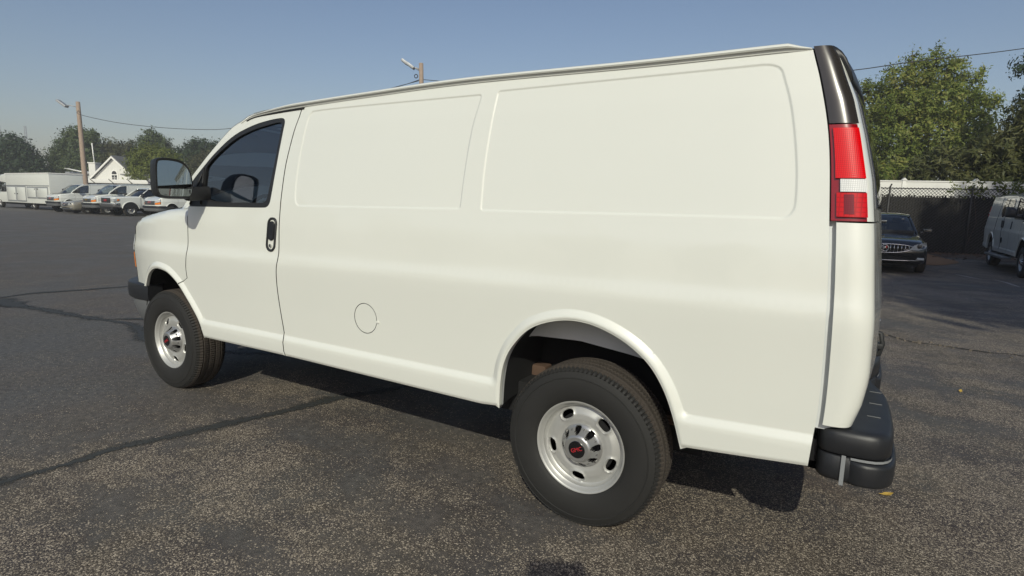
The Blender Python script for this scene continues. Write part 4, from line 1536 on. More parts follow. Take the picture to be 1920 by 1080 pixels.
# ------------------------------------------------------------------ the person holding the phone (their shadow falls into the picture)
def make_person():
    t = thing('person', 'person in dark shirt and jeans standing behind the phone, arms raised, casting a shadow', 'person', (4.672, -3.682, 0), -_yaw)
    # joints in local coordinates; x right, y towards the van
    J = {'pelvis': ((0, 0, .95), .135), 'waist': ((0, .0, 1.10), .125), 'chest': ((0, .0, 1.32), .150), 'neck0': ((0, 0, 1.47), .065), 'neck': ((0, .02, 1.53), .055),
         'shL': ((-.17, 0, 1.42), .068), 'elL': ((-.25, .16, 1.20), .046), 'wrL': ((-.125, .40, 1.445), .030),
         'shR': ((.17, 0, 1.42), .068), 'elR': ((.22, .18, 1.20), .046), 'wrR': ((.125, .41, 1.425), .030),
         'hiL': ((-.10, 0, .88), .10), 'knL': ((-.11, .02, .50), .062), 'anL': ((-.12, -.01, .09), .042), 'toL': ((-.14, .17, .04), .036),
         'hiR': ((.10, 0, .88), .10), 'knR': ((.11, .03, .50), .062), 'anR': ((.12, .0, .09), .042), 'toR': ((.15, .18, .04), .036)}
    E = [('pelvis', 'waist'), ('waist', 'chest'), ('chest', 'neck0'), ('neck0', 'neck'), ('chest', 'shL'), ('shL', 'elL'), ('elL', 'wrL'), ('chest', 'shR'), ('shR', 'elR'), ('elR', 'wrR'),
         ('pelvis', 'hiL'), ('hiL', 'knL'), ('knL', 'anL'), ('anL', 'toL'), ('pelvis', 'hiR'), ('hiR', 'knR'), ('knR', 'anR'), ('anR', 'toR')]
    names = list(J)
    def skin(nm, pts, edges, radii, mats, lv=2):
        me = bpy.data.meshes.new(nm)
        me.from_pydata(pts, edges, [])
        o = bpy.data.objects.new(nm, me)
        COL.objects.link(o)
        md = o.modifiers.new('skin', 'SKIN')
        md.use_smooth_shade = True
        for i, r in enumerate(radii):
            me.skin_vertices[0].data[i].radius = (r, r)
        me.skin_vertices[0].data[0].use_root = True
        sb = o.modifiers.new('sub', 'SUBSURF')
        sb.levels = sb.render_levels = lv
        dg = bpy.context.evaluated_depsgraph_get()
        m2 = bpy.data.meshes.new_from_object(o.evaluated_get(dg))
        bpy.data.objects.remove(o)
        m2.materials.clear()
        for m in mats:
            m2.materials.append(m)
        return m2
    skin_m = simple('skin', (.42, .25, .18), .55)
    shirt = simple('dark_shirt', (.03, .035, .05), .9)
    jeans = simple('jeans', (.05, .07, .11), .9)
    me = skin('body', [J[n][0] for n in names], [(names.index(a), names.index(b)) for a, b in E], [J[n][1] for n in names], [skin_m, shirt, jeans])
    for p in me.polygons:
        c = p.center
        p.material_index = 2 if c.z < .97 and c.z > .07 else (1 if (c.z < 1.49 and c.y < .30) else 0)
        p.use_smooth = True
    body = link(bpy.data.objects.new('body', me), t)
    b = MB()
    bmesh.ops.create_icosphere(b.bm, subdivisions=3, radius=1.0)
    for v_ in b.bm.verts:
        c = v_.co
        v_.co = Vector((c.x * .075 * (1 - .12 * max(0, -c.z)), c.y * .098 + (.012 if c.y > 0 and c.z < -.2 else 0), c.z * .118 + 1.645))
    b.tube([(0, .09, 1.655), (0, .118, 1.625), (0, .105, 1.612)], [.010, .016, .010], 8)
    for s_ in (-1, 1):
        b.box((s_ * .077, -.005, 1.64), (.014, .035, .06), .006)
        b.lathe([(.011, 0), (.008, .008), (0, .010)], 1, c=(s_ * .032, .083, 1.655), n=10)
    b.box((0, .094, 1.585), (.045, .012, .010), .004)
    b.build('head', skin_m, t, angle=80)
    b = MB()
    bmesh.ops.create_icosphere(b.bm, subdivisions=3, radius=1.0)
    for v_ in b.bm.verts:
        c = v_.co
        v_.co = Vector((c.x * .083, c.y * .104 - .012, max(c.z, -.25 if c.y < .1 else .45) * .124 + 1.652))
    b.build('hair', simple('dark_hair', (.02, .014, .010), .7), t, angle=80)
    # hands: palm and five fingers each, closing on the ends of the phone
    for s_, wr in ((-1, J['wrL'][0]), (1, J['wrR'][0])):
        cx = 0.0
        hx = cx + s_ * .105
        hz = 1.475
        y0 = .505
        wr = Vector(wr)
        palm = Vector((hx, y0 - .045, hz - .005))
        pts = [tuple(palm), tuple((wr + palm) / 2), tuple(wr)]
        ed = [(0, 1), (1, 2)]
        rd = [.026, .028, .029]
        for i in range(4):
            k = len(pts)
            zz = hz + .032 - .021 * i
            L_ = (.9, 1.0, .95, .78)[i]
            pts += [(hx + s_ * .006, y0 - .025, zz), (hx - s_ * .008, y0 + .004, zz + .006), (hx - s_ * .030 * L_, y0 + .008, zz + .006)]
            ed += [(0, k), (k, k + 1), (k + 1, k + 2)]
            rd += [.0095, .0085, .0075]
        k = len(pts)
        pts += [(hx - s_ * .012, y0 - .050, hz + .022), (hx - s_ * .035, y0 - .030, hz + .030), (hx - s_ * .050, y0 - .020, hz + .028)]
        ed += [(0, k), (k, k + 1), (k + 1, k + 2)]
        rd += [.012, .0105, .009]
        m2 = skin('hand', pts, ed, rd, [skin_m])
        for p in m2.polygons:
            p.use_smooth = True
        link(bpy.data.objects.new('hand', m2), t)
    return t
make_person()
b = MB()
b.box((0, 0, 0), (.160, .009, .078), .004, 3)
ph = b.build('phone', M['gloss_black'])
ph.matrix_world = Matrix.Translation(CAM_POS - _f * .012) @ Matrix.Rotation(_roll, 4, _f) @ Matrix.Rotation(-_yaw, 4, 'Z')
tag(ph, 'black phone held up sideways by the person beside the van', 'phone')
# ------------------------------------------------------------------ other vehicles
def loft(b, stations, close=True):
    """stations: list of (x, half-profile [(y, z)...] from low outside to the top middle); mirrored in y"""
    rings = []
    for x, hp in stations:
        full = [(-y, z) for y, z in hp] + [(y, z) for y, z in hp[::-1]]
        rings.append([b.bm.verts.new((x, y, z)) for y, z in full])
    fs = []
    n = len(rings[0])
    for A, B in zip(rings, rings[1:]):
        for k in range(n):
            fs.append(b.bm.faces.new((A[k], A[(k + 1) % n], B[(k + 1) % n], B[k])))
    if close:
        fs.append(b.bm.faces.new(rings[0])); fs.append(b.bm.faces.new(rings[-1]))
    bmesh.ops.remove_doubles(b.bm, verts=b.bm.verts[:], dist=1e-5)
    bmesh.ops.recalc_face_normals(b.bm, faces=b.bm.faces[:])

def interp_stations(st, n):
    """smooth the table of (x, numbers...) to n stations"""
    A = np.array(st, float)
    P = catmull(A, .02)
    d = np.r_[0, np.cumsum(np.linalg.norm(np.diff(P[:, :1], axis=0), axis=1))]
    s = np.linspace(0, d[-1], n)
    return [[float(np.interp(q, d, P[:, k])) for k in range(P.shape[1])] for q in s]

def place_wheels(v, spots, scale=1.0, src=None):
    for k, (x, y, r) in enumerate(spots):
        w = copy_tree(src, v)
        w.name = 'wheel'
        s_ = r / .387
        w.matrix_local = Matrix.Translation((x, y, r - .008)) @ Matrix.Rotation(math.pi if y > 0 else 0, 4, 'Z') @ Matrix.Rotation(rad(37 * k), 4, 'Y') @ Matrix.Scale(s_, 4)
    return v

HERO_WHEEL = [c for c in CHILD[hero.name] if c.name.startswith('wheel') and c.type == 'EMPTY'][0]

# a second wheel without the van maker's lettering, for the cars
car_wheel = bpy.data.objects.new('wheel_pattern', None)
COL.objects.link(car_wheel)
for c in CHILD[HERO_WHEEL.name]:
    if c.name.split('.')[0] in ('tyre', 'rim', 'hub_badge', 'brake_disc'):
        d_ = c.copy(); COL.objects.link(d_); d_.parent = car_wheel
index_children()

def make_sedan(label, paint, loc, rz, emblem=False, group=None):
    v = thing('parked_sedan', label, 'car', loc, rz, group)
    st = interp_stations([(-.97, .60, .44, .62), (-.94, .74, .32, .70), (-.84, .845, .26, .775), (-.62, .905, .24, .83), (-.2, .925, .24, .885), (.3, .93, .24, .94), (.6, .93, .24, .965),
                          (1.5, .93, .24, .96), (2.6, .93, .24, .97), (3.4, .92, .26, .99), (3.85, .87, .30, .98), (4.0, .80, .36, .92), (4.04, .72, .45, .80)], 44)
    b = MB()
    S_ = []
    for x, w, zb, zt in st:
        h = zt - zb
        hp = [(.0, zb), (w * .86, zb), (w * .965, zb + .10 * h), (w * .985, zb + .30 * h), (w, zb + .55 * h), (w * .985, zb + .78 * h), (w * .93, zb + .91 * h), (w * .83, zt - .008), (w * .62, zt + .010 if x < .6 else zt), (w * .3, zt + .022 if x < .6 else zt), (0, zt + .026 if x < .6 else zt)]
        S_.append((x, hp))
    loft(b, S_)
    b.build('body', paint, v, angle=50)
    # cabin
    cs = interp_stations([(.42, .80, .74, .97), (.85, .81, .66, 1.21), (1.25, .82, .60, 1.41), (1.6, .82, .59, 1.475), (2.1, .82, .59, 1.49), (2.7, .82, .58, 1.455), (3.1, .81, .60, 1.33), (3.55, .78, .66, 1.06)], 26)
    b = MB()
    loft(b, [(x, [(0, .93), (wb, .93), (wb, .96), (wb - (wb - wt) * .5, .96 + (zt - .96) * .52), (wt + .02, zt - .045), (wt * .9, zt - .012), (wt * .55, zt), (0, zt + .006)]) for x, wb, wt, zt in cs])
    b.build('window_glass', M['windscreen'] if emblem else M['dark_glass'], v, angle=60)
    b = MB()
    b.box((1.9, 0, .90), (2.6, 1.5, .10), .02)
    b.box((.62, 0, 1.0), (.35, 1.4, .10), .03)
    for s_ in (-1, 1):
        b.box((1.55, s_ * .38, 1.0), (.18, .5, .50), .06); b.box((1.62, s_ * .38, 1.30), (.10, .26, .14), .04)
    b.build('cabin_interior', M['seat'], v)
    b = MB()
    rs = [c for c in cs if 1.22 < c[0] < 2.86]
    b.grid([[(x, wt * 1.02 * q, zt + .012 - .03 * abs(q) ** 6) for q in np.linspace(-1, 1, 13)] for x, wb, wt, zt in rs], flip=False)
    b.build('roof', paint, v, angle=80)
    for s_ in (-1, 1):
        b = MB()
        b.tube([(x, s_ * (wt + .028), zt - .04) for x, wb, wt, zt in cs if x < 1.35], .026, 6)
        b.tube([(x, s_ * (wt + .028), zt - .035) for x, wb, wt, zt in cs if x > 1.25], .024, 6)
        b.tube([(1.95, s_ * .825, .95), (1.97, s_ * .63, 1.46)], .03, 6)
        b.build('roof_pillar', paint, v)
        # mirror
        b = MB()
        b.box((.74, s_ * 1.00, 1.04), (.11, .20, .125), .035, 3)
        b.box((.74, s_ * .89, 1.0), (.06, .10, .035), .01)
        b.build('side_mirror', paint, v)
        # headlight
        b = MB()
        P = [(.50, .60), (.60, .725), (.74, .775), (.845, .80), (.868, .72), (.84, .655), (.70, .61)]
        for dx, mi in ((0, 0), ):
            vs = []
            for y, z in P:
                x = float(np.interp(y / max(z * 0 + 1, 1), [.5, .6, .7, .78, .84, .87], [-.968, -.945, -.92, -.885, -.84, -.74])) - .006
                vs.append(b.bm.verts.new((x - .008, s_ * y, z)))
            f = b.bm.faces.new(vs)
            e = bmesh.ops.extrude_face_region(b.bm, geom=[f])
            bmesh.ops.translate(b.bm, vec=(.05, 0, 0), verts=[q for q in e['geom'] if isinstance(q, bmesh.types.BMVert)])
        bmesh.ops.recalc_face_normals(b.bm, faces=b.bm.faces[:])
        hl = b.build('headlight', M['clear_lens'], v, smooth=False)
        b = MB(); b.lathe([(.055, 0), (.052, -.016), (.03, -.022), (0, -.024)], 0, c=(-.925, s_ * .70, .70), n=18); b.build('projector_lens', M['gloss_black'], hl)
        b = MB(); b.box((-.905, s_ * .70, .395), (.03, .26, .055), .012, 2, Matrix.Rotation(s_ * rad(14), 3, 'Z')); b.build('fog_light', M['clear_lens'], v)
    # grille: dark mouth, chrome frame, upright bars
    def gx(y):
        return -.985 + .055 * (abs(y) / .62) ** 2.2
    zlo = lambda y: .52 + .10 * (abs(y) / .58) ** 2.5
    zhi = lambda y: .735 - .05 * (abs(y) / .58) ** 3
    ys = np.linspace(-.58, .58, 33)
    b = MB()
    b.grid([[(gx(y) - .006, y, z) for y in ys] for z in (.5, 1)][:0] or [[(gx(y) - .006, y, zlo(y)) for y in ys], [(gx(y) - .006, y, zhi(y)) for y in ys]])
    g = b.build('grille', M['shadow_black'], v)
    b = MB()
    b.tube([(gx(y) - .012, y, zlo(y)) for y in ys] + [(gx(y) - .012, y, zhi(y)) for y in ys[::-1]] + [(gx(ys[0]) - .012, ys[0], zlo(ys[0]))], .012, 6)
    b.build('grille_frame', M['chrome'], g)
    if emblem:
        for y in np.arange(-.50, .51, .077):
            b = MB()
            b.tube([(gx(y) - .010, y, zlo(y) + .01), (gx(y) - .022, y, (zlo(y) + zhi(y)) / 2), (gx(y) - .010, y, zhi(y) - .01)], .009, 6)
            b.build('grille_bar', M['chrome'], g)
        e = MB()
        R = .078
        e.tube([(gx(0) - .036, R * math.cos(a), .632 + R * math.sin(a)) for a in np.linspace(0, 2 * math.pi, 33)], .009, 8, caps=False)
        ring = e.build('emblem_ring', M['chrome'], g)
        for dy, dz, mt in ((-.030, .018, M['red_letter']), (0, 0, M['chrome']), (.030, -.018, M['grey_trim'])):
            e = MB()
            e.prism([(dy - .019, .632 + dz + .034), (dy + .019, .632 + dz + .034), (dy + .019, .632 + dz), (dy, .632 + dz - .034), (dy - .019, .632 + dz)], 0, gx(0) - .045, gx(0) - .030, .003)
            e.build('emblem_shield', mt, g)
    b = MB()
    ys2 = np.linspace(-.80, .80, 25)
    b.tube([(float(np.interp(abs(y), [0, .5, .7, .8], [-.985, -.955, -.90, -.84])), y, .335 + .02 * (abs(y) / .8) ** 2) for y in ys2], .011, 6)
    b.build('bumper_chrome', M['chrome'], v)
    b = MB()
    b.grid([[(float(np.interp(abs(y), [0, .5, .62], [-.968, -.945, -.91])), y, z) for y in np.linspace(-.6, .6, 13)] for z in (.36, .47)])
    b.build('lower_intake', M['shadow_black'], v)
    # wheel arches and wheels
    for x in (0, 2.84):
        for s_ in (-1, 1):
            b = MB()
            P = [(x + .37 * math.cos(a), max(.25, .335 + .37 * math.sin(a))) for a in np.linspace(-.25, math.pi + .25, 24)]
            b.prism(P, 1, s_ * .80, s_ * .934)
            b.build('wheel_arch', M['shadow_black'], v)
    place_wheels(v, [(0, -.845, .335), (0, .845, .335), (2.84, -.845, .335), (2.84, .845, .335)], src=car_wheel)
    b = MB(); b.box((1.5, 0, .26), (4.6, 1.5, .14), .03); b.build('underbody', M['shadow_black'], v)
    # door lines, handles
    for s_ in (-1, 1):
        b = MB()
        for x in (.62, 1.78, 2.75):
            b.tube([(x, s_ * .936, .36), (x + .02, s_ * .938, .70), (x + .04, s_ * .925, .90)], .006, 4)
        b.build('door_gap', M['seal_gap_shade'], v)
        for x in (1.62, 2.60):
            b = MB(); b.box((x, s_ * .935, .80), (.16, .03, .03), .01); b.build('door_handle', M['chrome'] if emblem else paint, v)
        b = MB(); b.box((4.0, s_ * .68, .80), (.10, .26, .12), .03); b.build('tail_light', M['red_housing'], v)
    if emblem:
        b = MB(); b.box((.93, -.02, 1.26), (.012, .12, .10), .003, 1, Matrix.Rotation(rad(-58), 3, 'Y')); b.build('windscreen_card', M['white_trim'], v)
        b = MB(); b.box((1.10, -.46, 1.335), (.008, .05, .03), .002, 1, Matrix.Rotation(rad(-58), 3, 'Y')); b.build('windscreen_sticker', M['white_trim'], v)
    return v

def make_pickup(label, loc, rz):
    v = thing('pickup_truck', label, 'pickup truck', loc, rz)
    W = M['white_paint']
    b = MB()
    st = interp_stations([(-1.0, .86, .62, 1.13), (-.96, .94, .60, 1.19), (-.8, .985, .58, 1.225), (-.3, 1.005, .56, 1.25), (.4, 1.01, .54, 1.27), (.75, 1.01, .52, 1.28)], 14)
    def sec(x, w, zb, zt):
        return (x, [(0, zb), (w * .95, zb), (w * .985, zb + .08), (w, .80), (w * .985, .98), (w * .985, 1.02), (w * .965, zt - .06), (w * .90, zt - .01), (w * .55, zt + .02), (0, zt + .035)])
    loft(b, [sec(*s_) for s_ in st])
    b.build('hood', W, v, angle=35)
    b = MB()
    loft(b, [(x, [(0, .50), (.95, .50), (1.0, .58), (1.012, .80), (1.0, 1.0), (.985, 1.25), (.90, 1.26), (0, 1.26)]) for x in (.75, 1.2, 2.3, 2.75)])
    b.build('cab_door_panel', W, v, angle=35)
    b = MB()
    loft(b, [(x, [(0, 1.25), (wb, 1.25), ((wb + wt) / 2, (1.25 + zt) / 2), (wt, zt - .05), (wt * .85, zt), (0, zt + .015)]) for x, wb, wt, zt in ((.62, .90, .86, 1.28), (.95, .92, .80, 1.52), (1.32, .93, .74, 1.80), (2.0, .93, .73, 1.86), (2.62, .92, .75, 1.82), (2.78, .90, .84, 1.30))])
    b.build('window_glass', M['dark_glass'], v, angle=50)
    b = MB()
    b.grid([[(x, wt * q, zt + .015 - .03 * abs(q) ** 6) for q in np.linspace(-1, 1, 11)] for x, wt, zt in ((1.22, .76, 1.77), (1.34, .76, 1.825), (2.0, .75, 1.88), (2.6, .77, 1.845), (2.68, .80, 1.78))])
    for s_ in (-1, 1):
        b.tube([(.60, s_ * .90, 1.27), (1.30, s_ * .755, 1.80)], .035, 8)
        b.tube([(1.30, s_ * .765, 1.80), (2.66, s_ * .775, 1.80)], .035, 8)
        b.tube([(2.70, s_ * .91, 1.26), (2.64, s_ * .77, 1.80)], .05, 8)
    b.build('roof', W, v, angle=80)
    b = MB()
    loft(b, [(x, [(0, .60), (.96, .60), (1.0, .66), (1.01, .9), (.99, 1.24), (.96, 1.28), (.90, 1.28), (.88, .9), (0, .9)]) for x in (2.80, 3.5, 4.9, 5.05)])
    b.build('cargo_bed', W, v, angle=35)
    for s_ in (-1, 1):
        b = MB(); b.box((.72, s_ * 1.10, 1.36), (.12, .22, .26), .04, 3); b.box((.74, s_ * .98, 1.30), (.06, .12, .04), .01); b.build('side_mirror', M['black_plastic'], v)
        b = MB(); b.prism([(-1.005, .92), (-1.0, 1.12), (-.80, 1.14), (-.62, 1.11), (-.66, .98), (-.80, .93)], 1, s_ * .60, s_ * 1.000, .012); hl = b.build('headlight', M['clear_lens'], v)
        b = MB(); b.prism([(-.80, .985), (-.78, 1.10), (-.65, 1.09), (-.67, .99)], 1, s_ * .99, s_ * 1.008, .004); b.build('turn_signal', M['amber'], hl)
        b = MB()
        for x in (.62, 1.9):
            b.tube([(x, s_ * 1.018, .58), (x, s_ * 1.018, .95), (x, s_ * .998, 1.24)], .006, 4)
        b.build('door_gap', M['seal_gap_shade'], v)
        for x in (1.72,):
            b = MB(); b.box((x, s_ * 1.015, 1.06), (.18, .03, .035), .01); b.build('door_handle', M['chrome'], v)
        for x in (0, 3.65):
            b = MB()
            P = [(x + .50 * math.cos(a), max(.50, .42 + .50 * math.sin(a))) for a in np.linspace(0, math.pi, 24)]
            b.prism(P, 1, s_ * .82, s_ * 1.014)
            b.build('wheel_arch', M['shadow_black'], v)
            b = MB()
            b.tube([(x + .52 * math.cos(a), s_ * 1.012, max(.50, .42 + .52 * math.sin(a))) for a in np.linspace(-.05, math.pi + .05, 24)], .035, 6)
            b.build('fender_flare', W, v)
        b = MB(); b.box((5.03, s_ * .92, 1.05), (.10, .14, .34), .02); b.build('tail_light', M['red_housing'], v)
    b = MB(); b.box((-1.0, 0, 1.0), (.04, 1.20, .32), .02); g = b.build('grille', M['gloss_black'], v)
    for z in (.88, .96, 1.04, 1.12):
        b = MB(); b.box((-1.022, 0, z), (.02, 1.16, .025), .005); b.build('grille_bar', M['dark_metal'], g)
    t = text_obj('grille_lettering', 'GMC', .17, M['red_letter'], g, .006, .004)
    t.matrix_local = Matrix.Translation((-1.036, 0, 1.0)) @ Matrix.Rotation(rad(-90), 4, 'Z') @ Matrix.Rotation(rad(90), 4, 'X')
    b = MB()
    sweep_plan(b, catmull([(-.62, 1.0), (-.85, .985), (-.98, .90), (-1.05, .6), (-1.07, 0)], .05), [(0, .84), (-.008, .78), (0, .62), (.03, .58), (.12, .58), (.12, .85)])
    b.build('front_bumper', M['chrome'], v)
    b = MB(); b.box((-.85, 0, .50), (.30, 1.6, .16), .03); b.build('air_dam', M['shadow_black'], v)
    b = MB(); b.box((5.12, 0, .68), (.14, 1.9, .22), .03); b.build('rear_bumper', M['chrome'], v)
    place_wheels(v, [(0, -.86, .41), (0, .86, .41), (3.65, -.86, .41), (3.65, .86, .41)], src=HERO_WHEEL)
    b = MB(); b.box((2.0, 0, .52), (5.8, 1.5, .16), .03); b.build('underbody', M['shadow_black'], v)
    return v

def find_part(root, base):
    return [c for c in CHILD.get(root.name, []) if c.name.split('.')[0] == base]

ROW_RZ = rad(90)
def van_copy(label, loc, rz, group):
    c = copy_tree(hero)
    c.location = loc
    c.rotation_euler = (0, 0, rz)
    c['label'] = label
    if group:
        c['group'] = group
    index_children()
    return c

GV = 'white vans parked across the lot'
van1 = van_copy('white cargo van parked nearest the box truck, amber turn signal, left of the beige sedan', (-45.55, 15.8, 0), ROW_RZ, GV)
van3 = van_copy('white van with gold grille emblem parked between the beige sedan and the pickup', (-40.25, 15.9, 0), ROW_RZ, GV)
for g in find_part(van3, 'grille'):
    for c in CHILD[g.name]:
        if c.name.split('.')[0] == 'grille_lettering':
            bpy.data.objects.remove(c)
    index_children()
    b = MB()
    b.prism([(-.19, .955), (-.06, .955), (-.06, .93), (.06, .93), (.06, .955), (.19, .955), (.15, 1.015), (.06, 1.015), (.06, 1.04), (-.06, 1.04), (-.06, 1.015), (-.15, 1.015)], 0, -.835, -.815, .004)
    b.build('grille_emblem', M['gold'], g)
van5 = van_copy('white cargo van parked right of the pickup, partly hidden behind the side mirror', (-32.05, 15.8, 0), ROW_RZ, GV)
make_sedan('beige sedan parked between two white vans at the far left', M['beige_paint'], (-42.30, 15.6, 0), ROW_RZ, True)
make_pickup('white pickup truck with chrome bumper parked between two vans', (-37.35, 16.0, 0), ROW_RZ)
make_sedan('black sedan with chrome waterfall grille parked facing the viewer by the fence', M['black_paint'], (5.12, 14.6, 0), ROW_RZ + rad(1), True)

# the passenger van at the right edge: side glass, running board
vr = van_copy('white van in the shade at the right edge, with side door windows and running board', (8.98, 15.05, 0), ROW_RZ, GV)
sp = [c for c in find_part(vr, 'side_panel') if c.data.vertices[0].co.y > 0][0]
for poly in ([(1.62, 1.46), (1.58, 1.95), (2.14, 1.97), (2.18, 1.95), (2.16, 1.46)], [(2.26, 1.46), (2.28, 1.95), (2.30, 1.97), (2.78, 1.97), (2.74, 1.46)]):
    P = chaikin(poly, 2)
    P = clean(resample_sharp(np.vstack([P, P[:1]]), .03)[:-1])
    if np.sum(P[:, 0] * np.roll(P[:, 1], -1) - np.roll(P[:, 0], -1) * P[:, 1]) < 0:
        P = P[::-1]
    side_part('side_window', P, [], M['dark_glass_solid'], sp, True, step=.06, off=.012, hem=.03, feat=False)
for x in (2.13, 2.30):
    b = MB(); b.box((x, S1(x, 1.25) + .01, 1.27), (.05, .03, .20), .012); b.build('door_handle', M['black_plastic'], sp)
b = MB()
for x in (2.215, 3.05):
    b.tube([(x, S1(x, z) + .002, z) for z in np.linspace(.56, 1.98, 14)], .006, 4)
b.build('door_gap', M['seal_gap_shade'], sp)
b = MB()
b.box((1.95, 1.07, .40), (2.15, .20, .06), .02, 3)
for x in (1.1, 1.95, 2.8):
    b.tube([(x, .7, .48), (x, 1.05, .40)], .02, 6)
b.build('running_board', M['grey_plastic'], vr)
# this one is the long version: stretch body, keep wheels round
KX = 1.11
vr.scale = (KX, 1, 1)
for c in CHILD[vr.name]:
    if c.name.split('.')[0] == 'wheel':
        m0 = c.matrix_local.copy()
        t0 = m0.to_translation()
        c.matrix_local = Matrix.Translation(t0) @ Matrix.Scale(1 / KX, 4, Vector((1, 0, 0))) @ Matrix.Translation(-t0) @ m0

# ------------------------------------------------------------------ box truck at the far left
def make_box_truck():
    v = thing('box_truck', 'long white utility box truck with side cabinets at the far left', 'truck', (-55.8, 16.2, 0), 0)
    W = M['white_paint']
    b = MB(); b.box((2.9, 1.15, 1.66), (8.2, 2.3, 2.33), .05, 3); b.build('cargo_box', W, v)
    b = MB(); b.box((2.9, 1.15, 2.85), (8.26, 2.36, .08), .02); b.build('roof_cap', M['white_trim'], v)
    b = MB()
    loft(b, [(-4.6, [(0, .55), (.80, .55), (.86, .7), (.84, 1.05), (0, 1.10)]), (-4.2, [(0, .50), (.95, .50), (1.0, .7), (.97, 1.15), (0, 1.22)]), (-3.2, [(0, .50), (1.0, .50), (1.02, .7), (1.0, 1.25), (0, 1.36)])])
    o = b.build('hood', W, v); o.location = (0, 1.15, 0)
    b = MB()
    loft(b, [(-3.2, [(0, .50), (1.0, .50), (1.02, .7), (1.0, 1.30), (.98, 1.36), (0, 1.36)]), (-2.5, [(0, .5), (1.0, .5), (1.02, .7), (1.0, 1.3), (.82, 2.08), (0, 2.12)]), (-1.2, [(0, .5), (1.0, .5), (1.02, .7), (1.0, 1.3), (.84, 2.12), (0, 2.18)])])
    o = b.build('cab', W, v, angle=30); o.location = (0, 1.15, 0)
    b = MB()
    b.prism([(-2.85, 1.36), (-2.38, 1.95), (-1.75, 1.98), (-1.72, 1.36)], 1, .13, .20, .01)
    w_ = b.build('cab_window', M['dark_glass_solid'], v)
    b = MB(); b.box((-3.0, -.06, 1.62), (.14, .22, .36), .04); b.box((-2.98, .10, 1.42), (.05, .2, .04)); b.build('side_mirror', M['black_plastic'], v)
    # bulge of the box above the cab
    b = MB()
    P = [(-1.25, 2.10), (-2.6, 2.16), (-2.85, 2.30), (-2.80, 2.56), (-2.45, 2.80), (-1.25, 2.86)]
    b.prism(P, 1, .08, 2.22, .10, 4)
    b.build('cab_overhang', W, v, angle=50)
    for k, (x0, x1, z0, z1) in enumerate(((-.95, .75, .66, 1.80), (.95, 2.65, .66, 1.80), (3.0, 4.6, .95, 1.75), (4.8, 6.7, .95, 1.75))):
        b = MB()
        b.box(((x0 + x1) / 2, -.006, (z0 + z1) / 2), (x1 - x0 + .12, .03, z1 - z0 + .12), .008)
        fr = b.build('cabinet_frame', M['grey_trim'], v)
        b = MB(); b.box(((x0 + x1) / 2, -.016, (z0 + z1) / 2), (x1 - x0 - .08, .04, z1 - z0 - .08), .008); b.build('cabinet_door', W, fr)
        b = MB(); b.lathe([(.055, -.035), (.055, -.055), (.03, -.065), (0, -.066)], 1, c=(x1 - .16 if k % 2 == 0 else x0 + .18, 0, (z0 + z1) / 2 if k < 2 else z1 - .12), n=14); b.build('cabinet_latch', M['black_plastic'], fr)
    b = MB(); b.box((2.9, -.02, 1.90), (8.2, .03, .05), .008); b.build('drip_moulding', M['grey_trim'], v)
    b = MB(); b.box((2.0, 1.15, .42), (9.0, 1.7, .16), .02); b.build('underbody', M['shadow_black'], v)
    place_wheels(v, [(-3.2, .26, .40), (-3.2, 2.04, .40), (3.4, .30, .40), (3.4, 2.0, .40)], src=HERO_WHEEL)
    return v
make_box_truck()
for c in CHILD.get(car_wheel.name, []):
    bpy.data.objects.remove(c)
bpy.data.objects.remove(car_wheel)
index_children()
# ------------------------------------------------------------------ low building and church across the street
M['wall_cream'] = simple('cream_siding', (.66, .655, .61), .8, var=.06, vscale=2)
M['wall_grey'] = simple('pale_grey_wall', (.50, .51, .48), .8, var=.06, vscale=1.5)
M['shingle'] = simple('grey_shingles', (.15, .15, .15), .9, var=.3, vscale=12)
M['roof_grey'] = simple('flat_roof_membrane', (.22, .22, .22), .9, var=.2, vscale=2)
M['wood_pole'] = simple('weathered_pole', (.33, .25, .19), .85, var=.22, vscale=7)
M['lamp_grey'] = simple('floodlight_grey', (.36, .37, .38), .5, metal=.3)
M['cable'] = simple('overhead_cable', (.03, .03, .032), .7)
M['window_dark'] = simple('dark_window', (.03, .035, .04), .15, coat=.6)

def low_building():
    v = thing('low_building', 'long pale grey flat-roofed building behind the parked vans', 'building', (-78, 27, 0), rad(12))
    b = MB(); b.box((8.5, 3, 1.75), (21, 6, 3.5), .03); b.build('wall', M['wall_grey'], v)
    b = MB(); b.box((8.5, 3, 3.56), (21.4, 6.4, .14), .03); b.build('roof', M['roof_grey'], v)
    b = MB(); b.box((8.5, -.04, 2.55), (21, .06, .10), .01); b.build('wall_moulding', M['grey_trim'], v)
    for x in np.arange(-1, 19, 3.2):
        b = MB(); b.box((x, -.03, 1.2), (1.6, .08, 1.3), .02); w = b.build('window', M['white_trim'], v)
        b = MB(); b.box((x, -.06, 1.2), (1.4, .08, 1.1), .01); b.build('pane', M['window_dark'], w)
    for x, w_, h in ((1.0, 1.4, .25), (4.0, .8, .35), (7.5, 3.5, .18), (12.5, 4.5, .22)):
        b = MB(); b.box((x, 2.0, 3.63 + h / 2), (w_, .8, h), .03); b.build('roof_duct', M['grey_plastic'] if h < .25 else M['lamp_grey'], v)
    b = MB()
    for k in (0, .4):
        b.tube([(1.2, 1.0 + k, 4.25), (5.2, 1.0 + k, 3.68)], .05, 6)
    for q in np.linspace(.05, .95, 9):
        b.tube([(1.2 + 4 * q, 1.0, 4.25 - .57 * q), (1.2 + 4 * q, 1.4, 4.25 - .57 * q)], .03, 5)
    b.build('roof_ladder', M['white_trim'], v)
    return v
low_building()

